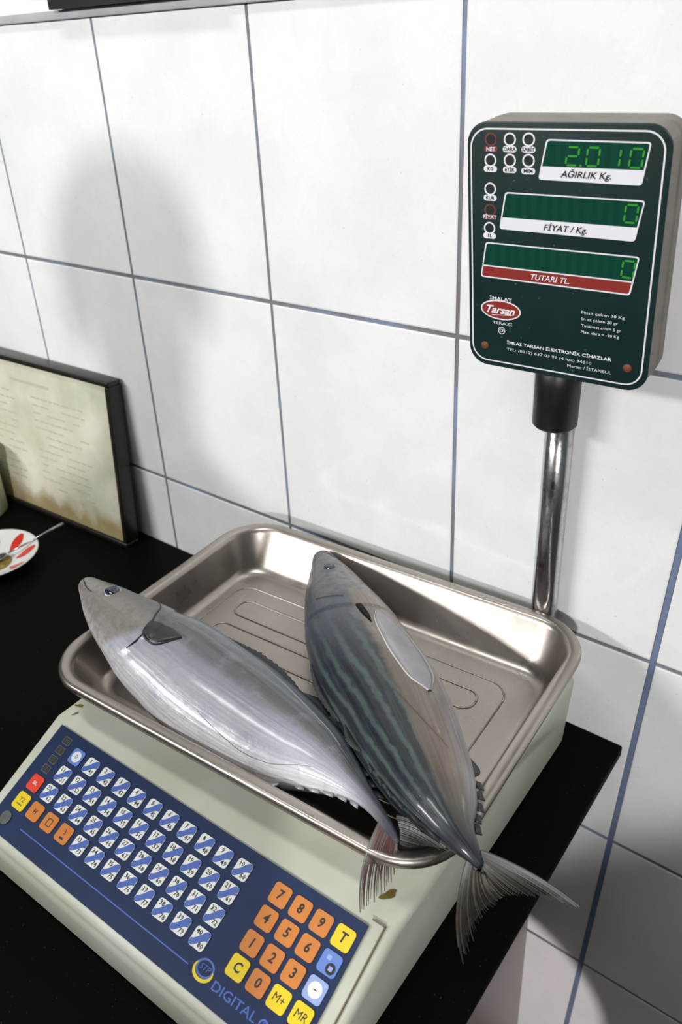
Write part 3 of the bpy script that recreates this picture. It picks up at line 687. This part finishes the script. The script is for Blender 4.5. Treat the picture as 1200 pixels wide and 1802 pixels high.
def patch(bm, A, side, lead, trail, off0=.0004, off1=.0012, n=22, m=8, mi=0, ray=0.):
    """curved plate over the skin between two (t, w) polylines that share root and tip"""
    def at(pl, f):
        return tuple(cat(pl, f))
    R = []
    for i in range(n + 1):
        a, b = at(lead, i / n), at(trail, i / n); row = []
        for j in range(m + 1):
            g_ = j / m; t = a[0] + (b[0] - a[0]) * g_; w_ = a[1] + (b[1] - a[1]) * g_
            o_ = off0 + (off1 - off0) * math.sin(math.pi * g_) ** .6 * (0.3 + .7 * i / n) + ray * ((j % 2) - .5)
            if j in (0, m): o_ = -.0005
            row.append(surf(A, t, side * w_ * math.pi, o_)[0])
        R.append(row)
    loft(bm, R, close=False, mi=mi)
def lobe(bm, spec, nr=26, curve=1.0, pale=0.25, membrane=.72, rw=.0011, seed=1):
    """one lobe of a forked tail: a ribbed membrane plus free ray ends"""
    rnd = random.Random(seed); root, mar, ctrl = [[Vector(p) for p in q] for q in spec]
    def at(pl, f):
        x = f * (len(pl) - 1); i = min(int(x), len(pl) - 2); return pl[i].lerp(pl[i + 1], x - i)
    nrm = (mar[0] - root[0]).cross(mar[-1] - root[-1]).normalized()
    if nrm.z < 0: nrm = -nrm
    def pt(j, i):
        a, b, c_ = at(root, j), at(mar, j), at(ctrl, j); return a * (1 - i) ** 2 + c_ * 2 * i * (1 - i) + b * i * i
    N = nr * 2; G = []
    for i in range(13):
        f = i / 12 * membrane; G.append([pt(j / N, f) + nrm * (.00035 * (1 if j % 2 else -1)) * min(1, f * 4) for j in range(N + 1)])
    V0 = [[bm.verts.new(p) for p in r] for r in G]; V1 = [[bm.verts.new(p - nrm * .0005) for p in r] for r in G]
    for i in range(12):
        for j in range(N):
            bm.faces.new((V0[i][j], V0[i][j + 1], V0[i + 1][j + 1], V0[i + 1][j])).material_index = 0
            bm.faces.new((V1[i][j], V1[i + 1][j], V1[i + 1][j + 1], V1[i][j + 1])).material_index = 0
    for q in range(nr + 1):
        j = q / nr; j2 = min(max(j + rnd.uniform(-.2, .2) / nr, 0), 1); end = rnd.uniform(.9, 1.02) if q else 1.0
        lift = nrm * rnd.uniform(.0002, .0012)
        pts = [pt(j2, end * s_ / 10) + lift * (s_ / 10) for s_ in range(11)]
        tube(bm, pts, [rw * (.62 - .45 * s_ / 10) * (1.7 if q == 0 else 1) for s_ in range(11)], 5, mi=2 if rnd.random() < pale else 1)
def fish(name, label, A, side, mats, tg, rays, lobes):
    root = empty(name, Matrix.Translation(Vector(A[18][:3]))); tag(root, label, 'fish'); inv_ = Matrix.Translation(-Vector(A[18][:3]))
    bm = bmesh.new(); uvl = bm.loops.layers.uv.new('UVMap'); NT, NW = 190, 72; rows = []
    for i in range(NT + 1):
        t = i / NT; rows.append([bm.verts.new(surf(A, t, 2 * math.pi * j / NW, 0, tg)[0]) for j in range(NW)])
    for i in range(NT):
        for j in range(NW):
            j2 = (j + 1) % NW; f = bm.faces.new((rows[i][j], rows[i][j2], rows[i + 1][j2], rows[i + 1][j]))
            for lp, (a, b) in zip(f.loops, ((i, j), (i, j + 1), (i + 1, j + 1), (i + 1, j))):
                w_ = b / NW * 2; lp[uvl].uv = (a / NT, w_ if w_ <= 1 else 2 - w_)
    bm.faces.new(rows[0][::-1]); bm.faces.new(rows[-1])
    bmesh.ops.recalc_face_normals(bm, faces=bm.faces)
    body = obj('body', bm, mats, root, smooth=True, mw=inv_)
    def part(nm, fn, m__, label_=None, parent=root, smooth=True, solid=None):
        b = bmesh.new(); fn(b); o = obj(nm, b, m__, parent, smooth=smooth, mw=inv_ if parent is root else None)
        if label_: o['label'] = label_
        return o
    return root, part
# left fish, lying on its side with the silver flank up
A = FISH_A
ra, part = fish('bonito', 'silver bonito lying on its side nearest the keypad, snout over the tray rim', A, 1, fish_mat('bonito_silver_skin', False), .345, None, None)
def eye(A, side, t, w_, r, flatn=.35):
    def f(b):
        p, n_ = surf(A, t, side * w_ * math.pi, 0); z = n_; x = (surf(A, t + .02, side * w_ * math.pi)[0] - p).normalized(); y = z.cross(x).normalized(); x = y.cross(z)
        Mx = Matrix(((x.x, y.x, z.x, p.x), (x.y, y.y, z.y, p.y), (x.z, y.z, z.z, p.z), (0, 0, 0, 1)))
        prof_ = [(r * 1.22, -.0008), (r * 1.18, .0003), (r * 1.0, .0007), (r * .96, .0004)]; 
        lathe(b, prof_, 24, 1, Mx); lathe(b, [(r * .97, .0004), (r * .8, .0004 + r * .18), (r * .45, .0004 + r * .3), (r * .01, .0004 + r * .34)], 24, 0, Mx)
    return f
part('eye', eye(A, 1, .197, .405, .0064), [EYED, EYER], 'dark glossy eye')
part('mouth', lambda b: (strip(b, A, 1, [(.015, .55), (.06, .58), (.10, .62), (.15, .60)], .0016, .0004)), MOUTHM)
part('gill_edge', lambda b: (strip(b, A, 1, [(.300, .16), (.335, .28), (.355, .40), (.372, .50), (.378, .60), (.372, .72)], .0022, .0006)), MOUTHM, 'dark line behind the gill cover')
part('pectoral_fin', lambda b: (patch(b, A, 1, [(.362, .455), (.39, .43), (.415, .42), (.448, .455)], [(.372, .565), (.392, .585), (.415, .57), (.449, .46)], .0006, .0022, mi=0, m=10, ray=.0003), strip(b, A, 1, [(.372, .567), (.395, .590), (.418, .575), (.446, .47)], .0018, .0012, 1)), [DARKF, MOUTHM], 'dark folded fin')
def dorsal(A, side, t0, t1, w0, h, mi=0, n=28):
    def f(b):
        R = []
        for i in range(n + 1):
            t = t0 + (t1 - t0) * i / n; hh = h * math.sin(math.pi * min(1, .12 + .88 * (1 - i / n)) * .9) * (1 if i % 2 else .86)
            p, n_ = surf(A, t, side * w0 * math.pi, -.001); q, n2_ = surf(A, min(1, t + .02), side * w0 * math.pi, 0)
            bk = (surf(A, min(1, t + .01), side * w0 * math.pi)[0] - p).normalized()
            R.append([p, p + n_ * hh * .55 + bk * hh * .5, p + n_ * hh + bk * hh * 1.3])
        loft(b, R, close=False, mi=mi)
    return f
def solid(o, t=.0006): s_ = o.modifiers.new('thickness', 'SOLIDIFY'); s_.thickness = t; s_.offset = 0; return o
solid(part('dorsal_fin', dorsal(A, 1, .46, .66, .03, .006), DARKF, 'dark folded back fin'))
solid(part('dorsal_fin', dorsal(A, 1, .67, .74, .02, .007), DARKF, 'dark folded back fin'))
solid(part('anal_fin', dorsal(A, 1, .69, .76, .985, .006), PALEF, 'pale belly fin'))
def finlets(A, side, ts, w0, mt, h=.0045):
    for t in ts:
        def f(b, t=t):
            p, n_ = surf(A, t, side * w0 * math.pi, -.0008); q = surf(A, min(1, t + .018), side * w0 * math.pi, -.0008)[0]; d = (q - p)
            v = [b.verts.new(x) for x in (p, q, p + d * 1.5 + n_ * h, p + d * .5 + n_ * h * .75)]; b.faces.new(v)
        solid(part('finlet', f, mt), .0007)
finlets(A, 1, [.775, .80, .825, .85, .875, .90], .0, DARKF); finlets(A, 1, [.79, .815, .84, .865, .89], 1.0, PALEF)
part('lateral_line', lambda b: strip(b, A, 1, [(.58, .74), (.64, .78), (.70, .815), (.76, .80), (.82, .70)], .0009, .0002), flat('lateral_line_grey', (120, 118, 124), .4))
part('flank_ridge', lambda b: strip(b, A, 1, [(.40, .16), (.50, .19), (.62, .235), (.72, .28), (.82, .30)], .0030, .0005), flat('ridge_silver', (138, 148, 158), .3, metal=.3, var=.3, scale=160), 'silvery ridge below the back')
tf = part('tail_fin', lambda b: (lobe(b, LOBES['A1'], 24, membrane=.5, seed=3, pale=.5), ), [RAYD, RAYR, RAYL], 'translucent reddish tail fin lobe', smooth=False)
tf = part('tail_fin', lambda b: (lobe(b, LOBES['A2'], 14, membrane=.9, seed=4, pale=.3), ), [RAYD, RAYD, RAYL], 'brown tail fin lobe', smooth=False)
# right fish, back and flank visible
A = FISH_B
rb, part = fish('bonito', 'dark striped bonito on the right of the tray, tail hanging over its corner', A, -1, fish_mat('bonito_striped_skin', True), .40, None, None)
part('eye', eye(A, -1, .215, .40, .0046), [EYED, EYER2], 'dark glossy eye')
part('mouth', lambda b: (strip(b, A, -1, [(.02, .45), (.07, .55), (.12, .62)], .0014, .0004)), MOUTHM)
part('gill_edge', lambda b: (strip(b, A, -1, [(.355, .20), (.372, .30), (.385, .38), (.398, .44)], .0012, .0003)), MOUTHM)
part('gill_slit', lambda b: patch(b, A, -1, [(.395, .475), (.43, .455), (.47, .46), (.508, .485)], [(.396, .480), (.43, .50), (.475, .51), (.508, .488)], .0004, .0008), flat('gill_slit_black', (4, 4, 5), .5, spec=.1), 'black slit behind the gill cover')
part('pectoral_fin', lambda b: (patch(b, A, -1, [(.455, .57), (.50, .515), (.56, .495), (.62, .492), (.68, .52), (.71, .60)], [(.462, .60), (.50, .66), (.57, .71), (.65, .71), (.71, .625)], .0004, .0014, m=10), strip(b, A, -1, [(.458, .565), (.50, .517), (.56, .498), (.62, .495), (.68, .523), (.707, .60)], .0012, .0009, 1), strip(b, A, -1, [(.50, .66), (.57, .706), (.65, .706), (.707, .625)], .0010, .0010, 1)), [PALEF, WHITF], 'pale silver pectoral fin')
part('belly_crease', lambda b: (strip(b, A, -1, [(.70, .40), (.75, .45), (.80, .52), (.84, .60)], .0011, .0003)), flat('crease_brown', (92, 72, 62), .5))
solid(part('dorsal_fin', dorsal(A, -1, .50, .68, -.03, .005), DARKF, 'dark folded back fin'))
solid(part('dorsal_fin', dorsal(A, -1, .70, .77, .0, .006), DARKF, 'dark folded back fin'))
solid(part('anal_fin', dorsal(A, -1, .79, .835, .97, .005), DARKF, 'dark belly fin'))
finlets(A, -1, [.80, .83, .855, .88, .905, .93], .0, DARKF); finlets(A, -1, [.845, .87, .895, .92, .94], .97, DARKF, .006)
part('tail_fin', lambda b: (lobe(b, LOBES['B1'], 26, membrane=.86, seed=5, pale=.3), ), [RAYD, RAYD, RAYL], 'grey brown tail fin lobe pointing right', smooth=False)
part('tail_fin', lambda b: (lobe(b, LOBES['B2'], 26, membrane=.85, seed=6, pale=.45), ), [RAYD, RAYD, RAYL], 'grey brown tail fin lobe hanging down', smooth=False)

# ------------------------------------------------------------------ leaning framed notice
k = MB('aged_paper'); tc = k.node('ShaderNodeTexCoord'); sep = k.node('ShaderNodeSeparateXYZ'); k.l.new(tc.outputs['Object'], sep.inputs[0])
n = k.noise(14, 5, .6); n2 = k.noise(40, 5)
c = k.ramp(n, [(.3, srgb(186, 188, 162)), (.6, srgb(212, 210, 192))])
st = k.math('ADD', sep.outputs[2], k.math('MULTIPLY', k.math('SUBTRACT', n2, .5), .05))
c = k.mix(k.ramp(st, [(.018, (.75, .75, .75, 1)), (.040, (0, 0, 0, 1))]), c, srgb(148, 122, 62)); k.color(c); k.set(Roughness=.3); PAPER = k.m
FRAMEM = flat('frame_black', (30, 28, 22), .32, var=.2)
TXG = flat('faded_text', (182, 182, 162), .6)
FW, FH, FT = .32, .222, .021
lean = math.radians(-4.5)
FM = Matrix.Translation((-.7795, -.0405, .0008)) @ Matrix.Rotation(math.radians(2.6), 4, 'Z') @ Matrix.Rotation(lean, 4, 'X')
fr = empty('framed_notice', FM); tag(fr, 'black framed yellowed notice leaning against the tiles at the left', 'picture frame')
bw = .0065; bm = bmesh.new()
box(bm, -FW, 0, 0, FT, 0, bw); box(bm, -FW, 0, 0, FT, FH - bw, FH); box(bm, -FW, -FW + bw, 0, FT, bw, FH - bw); box(bm, -bw, 0, 0, FT, bw, FH - bw)
obj('frame', bm, FRAMEM, fr, bevel=.0015)
bm = bmesh.new(); box(bm, -FW + bw, -bw, .004, .006, bw, FH - bw)
pp = obj('notice_sheet', bm, PAPER, fr); pp['label'] = 'yellowed sheet with brown water stain at its foot'
bm = bmesh.new(); rnd = random.Random(2)
for cxx in (-.245, -.105):
    for i in range(13):
        z = FH - .050 - i * .0105
        x = cxx - .055
        while x < cxx + .05:
            L = rnd.uniform(.006, .022)
            if x + L > cxx + .055: break
            if rnd.random() < .72: box(bm, x, x + L, .0037, .0041, z, z + .0022)
            x += L + .003
box(bm, -.20, -.12, .0037, .0041, FH - .033, FH - .029)
obj('faded_print', bm, TXG, fr)
bm = bmesh.new(); box(bm, -FW + .003, -.003, .0062, .010, .003, FH - .003); obj('backing_board', bm, CABE, fr)

# ------------------------------------------------------------------ black sign above
bm = bmesh.new(); box(bm, -.772, -.545, -.014, -.0052, .6015, .74)
sg = empty('black_sign', Matrix.Translation((-.66, -.005, .6015))); tag(sg, 'black sign board at the top of the photo, only its bottom edge showing', 'sign')
o = obj('board', bm, flat('sign_black', (22, 22, 26), .4), sg, mw=Matrix.Translation((.66, .005, -.6015)))
bm = bmesh.new(); DMs = Matrix(((1, 0, 0, -.728), (0, 0, -1, -.0142), (0, 1, 0, .612), (0, 0, 0, 1)))
poly(bm, [(-.006, 0), (.006, 0), (.009, .006), (-.003, .006)], 0, DMs, thick=.0005); obj('sign_mark', bm, PRINTW, sg, mw=Matrix.Translation((.66, .005, -.6015)))

# ------------------------------------------------------------------ saucer, spoon, pot at the left
PORC = flat('white_porcelain', (222, 226, 222), .2); PRED = flat('porcelain_red', (206, 52, 40), .25); TEA = flat('tea_residue', (150, 128, 62), .15, var=.5, scale=120)
SM = Matrix.Translation((-.893, -.160, .0003)); sa = empty('tea_saucer', SM); tag(sa, 'small white saucer with red ornaments on the black counter at the left edge', 'saucer')
bm = bmesh.new()
def sz(r): return .002 + .016 * (max(0, r - .022) / .034) ** 1.4 if r > .022 else .002
prof_ = [(0.0005, .0), (.024, 0), (.026, .0012), (.040, .0075), (.0555, .0168), (.0568, .0182), (.0560, .0188)] + [(r, sz(r) + .0012) for r in (.054, .050, .045, .040, .034, .028, .023, .018, .010, .0005)]
lathe(bm, prof_, 48); obj('dish', bm, PORC, sa, smooth=True)
for i in range(8):
    bm = bmesh.new(); a0 = 2 * math.pi * i / 8 + .2
    R = []
    for q in range(7):
        r = .026 + .026 * q / 6; wd = .18 * math.sin(math.pi * (q + .6) / 7.2)
        R.append([(r * math.cos(a0 + wd * s_), r * math.sin(a0 + wd * s_), sz(r) + .0016) for s_ in (-1, -.5, 0, .5, 1)])
    loft(bm, R, close=False); obj('red_ornament', bm, PRED, sa, smooth=True)
bm = bmesh.new(); poly(bm, circ(.021, 28), 0, Matrix.Translation((0, 0, .0036))); obj('tea_stain', bm, TEA, sa)
bm = bmesh.new()
tube(bm, [(-.8885, -.142, .0105), (-.880, -.124, .0155), (-.8715, -.106, .0215), (-.868, -.086, .024), (-.867, -.070, .0245)], [.0012, .0013, .0014, .0020, .0024], 8)
Mb = Matrix.Translation((-.8935, -.153, .0078)) @ Matrix.Rotation(math.radians(60), 4, 'Z') @ Matrix.Rotation(math.radians(-12), 4, 'Y') @ Matrix.Diagonal((1.55, 1, .45, 1))
lathe(bm, [(.0003, -.006), (.004, -.005), (.0068, -.001), (.0072, .0012), (.0066, .0012), (.0038, -.0038), (.0003, -.0048)], 20, 0, Mb)
sp = obj('teaspoon', bm, CHROME, None, smooth=True); tag(sp, 'small teaspoon resting in the saucer, handle toward the framed notice', 'spoon')
pt_ = empty('storage_pot', Matrix.Translation((-1.033, -.095, .0002))); tag(pt_, 'pale cylindrical pot at the left edge in front of the framed notice', 'pot')
POTM = flat('pot_cream', (196, 200, 178), .4, var=.1)
bm = bmesh.new(); lathe(bm, [(.0005, 0), (.036, 0), (.038, .002), (.0385, .085), (.037, .088), (.0355, .086), (.035, .006), (.0005, .005)], 36); obj('pot_body', bm, POTM, pt_, smooth=True)
bm = bmesh.new(); lathe(bm, [(.0395, .082), (.0402, .084), (.0402, .094), (.038, .0965), (.0005, .098)], 36); obj('lid', bm, flat('lid_yellowish', (196, 186, 120), .4, var=.15), pt_, smooth=True)
# ------------------------------------------------------------------ added cabinet, unseen at the right, keeps lamp light off the low wall
cb = empty('added_shade_cabinet', Matrix.Translation((.85, -.6, -.93))); tag(cb, 'added grey refrigerator cabinet standing right of the view, out of the frame', 'blocker')
ci = Matrix.Translation((-.85, .6, .93)); CABM = flat('blocker_grey_enamel', (120, 122, 122), .4)
bm = bmesh.new(); box(bm, .37, 1.1, -1.45, -.10, -.90, .41); o = obj('blocker_body', bm, CABM, cb, bevel=.01); o.matrix_local = ci
bm = bmesh.new(); box(bm, .39, 1.08, -1.475, -1.453, -.84, .38); o = obj('door', bm, CABM, cb, bevel=.006); o.matrix_local = ci
bm = bmesh.new(); tube(bm, [(.44, -1.476, -.25), (.44, -1.505, -.24), (.44, -1.505, .05), (.44, -1.476, .06)], .008, 10); o2 = obj('handle', bm, CHROME, o, smooth=True)
for x in (.43, 1.04):
    for y in (-1.38, -.17):
        bm = bmesh.new(); lathe(bm, [(.0, 0), (.02, 0), (.02, .031), (0, .031)], 16, M_=Matrix.Translation((x, y, -.93))); o = obj('foot', bm, BLACKP, cb); o.matrix_local = ci

# ------------------------------------------------------------------ the photographer, behind the camera
CLOTH = flat('dark_cloth', (40, 42, 50), .9, var=.2); TROU = flat('dark_trousers', (30, 32, 40), .9); SKIN = flat('skin', (188, 142, 118), .5); HAIR = flat('dark_hair', (28, 22, 20), .6); SHOE = flat('black_shoe', (22, 22, 24), .4)
pe = empty('person', Matrix.Translation((-.205, -.90, -.93)) @ Matrix.Scale(.945, 4)); tag(pe, 'person in dark clothes standing at the counter, casting the shadow on the tiles', 'person')
PI_ = Matrix.Translation((-.22, .90, .93))
def skin_mesh(name, verts, edges, mat, parent, root=0, sub=2):
    bm = bmesh.new(); sk = bm.verts.layers.skin.verify(); vs = []
    for i, (p, r) in enumerate(verts):
        v = bm.verts.new(p); v[sk].radius = (r[0], r[1]) if isinstance(r, tuple) else (r, r); v[sk].use_root = (i == root); vs.append(v)
    for a, b in edges: bm.edges.new((vs[a], vs[b]))
    o = obj(name, bm, mat, parent); o.matrix_local = PI_
    m1 = o.modifiers.new('skin', 'SKIN'); m1.use_smooth_shade = True; m2 = o.modifiers.new('sub', 'SUBSURF'); m2.levels = sub; m2.render_levels = sub
    return o
hx, hy = .17, -.82
V_ = [((.22, -.90, .02), (.15, .12)), ((.21, -.89, .18), (.13, .11)), ((.205, -.88, .36), (.155, .12)), ((.20, -.87, .47), (.12, .10)), ((.19, -.85, .545), (.055, .055)), ((.175, -.83, .62), (.06, .07)), ((.165, -.815, .69), (.078, .095)), ((.165, -.82, .765), (.07, .085)),
      ((.05, -.93, .44), .055), ((.00, -1.0, .16), .046), ((.01, -.96, -.09), .034), ((.012, -.955, -.125), .026),
      ((.335, -.80, .44), .055), ((.385, -.80, .16), .046), ((.385, -.76, -.09), .034), ((.385, -.755, -.125), .026),
      ((.12, -.93, -.04), .085), ((.10, -.93, -.42), .06), ((.11, -.95, -.84), .042), ((.10, -.85, -.89), .035), ((.32, -.86, -.04), .085), ((.33, -.86, -.42), .06), ((.33, -.88, -.84), .042), ((.32, -.78, -.89), .035)]
E_ = [(0, 1), (1, 2), (2, 3), (3, 4), (4, 5), (5, 6), (6, 7), (3, 8), (8, 9), (9, 10), (10, 11), (3, 12), (12, 13), (13, 14), (14, 15), (0, 16), (16, 17), (17, 18), (18, 19), (0, 20), (20, 21), (21, 22), (22, 23)]
def hand(base, fwd, side_, up_):
    base, fwd, side_, up_ = map(Vector, (base, fwd, side_, up_)); n0 = len(V_)
    V_.append((tuple(base + fwd * .035), (.026, .015)))
    for i, (o_, L) in enumerate(((-.027, .066), (-.009, .075), (.009, .071), (.026, .056))):
        p = base + fwd * .045 + side_ * o_; a = len(V_); V_.append((tuple(p), .0095)); V_.append((tuple(p + fwd * L * .5 + up_ * .006), .0085)); V_.append((tuple(p + fwd * L * .75 - up_ * .016), .0075))
        E_.extend([(n0, a), (a, a + 1), (a + 1, a + 2)])
    a = len(V_); q = base + fwd * .012 - side_ * .026; V_.append((tuple(q), .011)); V_.append((tuple(q - side_ * .022 + fwd * .03 - up_ * .008), .0095)); V_.append((tuple(q - side_ * .020 + fwd * .055 - up_ * .016), .008)); E_.extend([(n0, a), (a, a + 1), (a + 1, a + 2)])
    return n0
h1 = hand((.012, -.953, -.13), (.03, .08, -1), (.75, .66, 0), (.66, -.75, 0)); E_.append((11, h1))
h2 = hand((.385, -.753, -.13), (.03, .08, -1), (.75, .66, 0), (-.66, .75, 0)); E_.append((15, h2))
body = skin_mesh('body', V_, E_, SKIN, pe)
grow = lambda r, k_: (r[0] + k_, r[1] + k_) if isinstance(r, tuple) else r + k_
si = [0, 1, 2, 3, 8, 9, 10, 12, 13, 14]; mp = {q: i for i, q in enumerate(si)}
skin_mesh('jacket', [(V_[q][0], grow(V_[q][1], .012)) for q in si], [(mp[a], mp[b]) for a, b in E_ if a in mp and b in mp], CLOTH, pe)
si = [0, 16, 17, 18, 20, 21, 22]; mp2 = {q: i for i, q in enumerate(si)}
skin_mesh('trousers', [(V_[q][0], grow(V_[q][1], .016)) for q in si], [(mp2[a], mp2[b]) for a, b in E_ if a in mp2 and b in mp2], TROU, pe)
bm = bmesh.new(); bmesh.ops.create_uvsphere(bm, u_segments=28, v_segments=18, radius=1)
for v in bm.verts: v.co = Vector((.172 + v.co.x * .092, -.835 + v.co.y * .098, .745 + v.co.z * .095))
bmesh.ops.delete(bm, geom=[v for v in bm.verts if v.co.z < .70 or (v.co.y > -.79 and v.co.x < .16 and v.co.z < .775)], context='VERTS')
o = obj('hair', bm, HAIR, pe, smooth=True); o.matrix_local = PI_
for ex in (0, 1):
    c_ = Vector((.118, -.752, .700)) + Vector((.75, .66, 0)) * (.034 * (ex - .5) * 2) * .9
    bm = bmesh.new(); bmesh.ops.create_uvsphere(bm, u_segments=12, v_segments=8, radius=.011); bmesh.ops.translate(bm, verts=bm.verts, vec=c_); o = obj('eye', bm, EYED, pe, smooth=True); o.matrix_local = PI_
bm = bmesh.new(); tube(bm, [(.112, -.748, .695), (.098, -.732, .668), (.110, -.742, .660)], [.008, .013, .009], 10); o = obj('nose', bm, SKIN, pe, smooth=True); o.matrix_local = PI_
bm = bmesh.new(); tube(bm, [(.092, -.765, .640), (.108, -.742, .636), (.132, -.735, .640)], [.003, .006, .003], 8); o = obj('mouth', bm, flat('lips', (150, 90, 84), .5), pe, smooth=True); o.matrix_local = PI_
for sx_ in (-1, 1):
    bm = bmesh.new(); cc = Vector((.165, -.815, .69)) + Vector((.75, .66, 0)) * .084 * sx_
    bmesh.ops.create_uvsphere(bm, u_segments=12, v_segments=8, radius=1); 
    for v in bm.verts: v.co = cc + Vector((v.co.x * .012, v.co.y * .018, v.co.z * .030))
    o = obj('ear', bm, SKIN, pe, smooth=True); o.matrix_local = PI_
for q in (19, 23):
    bm = bmesh.new(); p = Vector(V_[q][0]); poly(bm, [(p.x + a, p.y + b - .03) for a, b in rrect(.046, .13, .045, 5)], 0, Matrix.Translation((0, 0, -.93)), thick=.075); o = obj('shoe', bm, SHOE, pe, bevel=.02); o.matrix_local = PI_
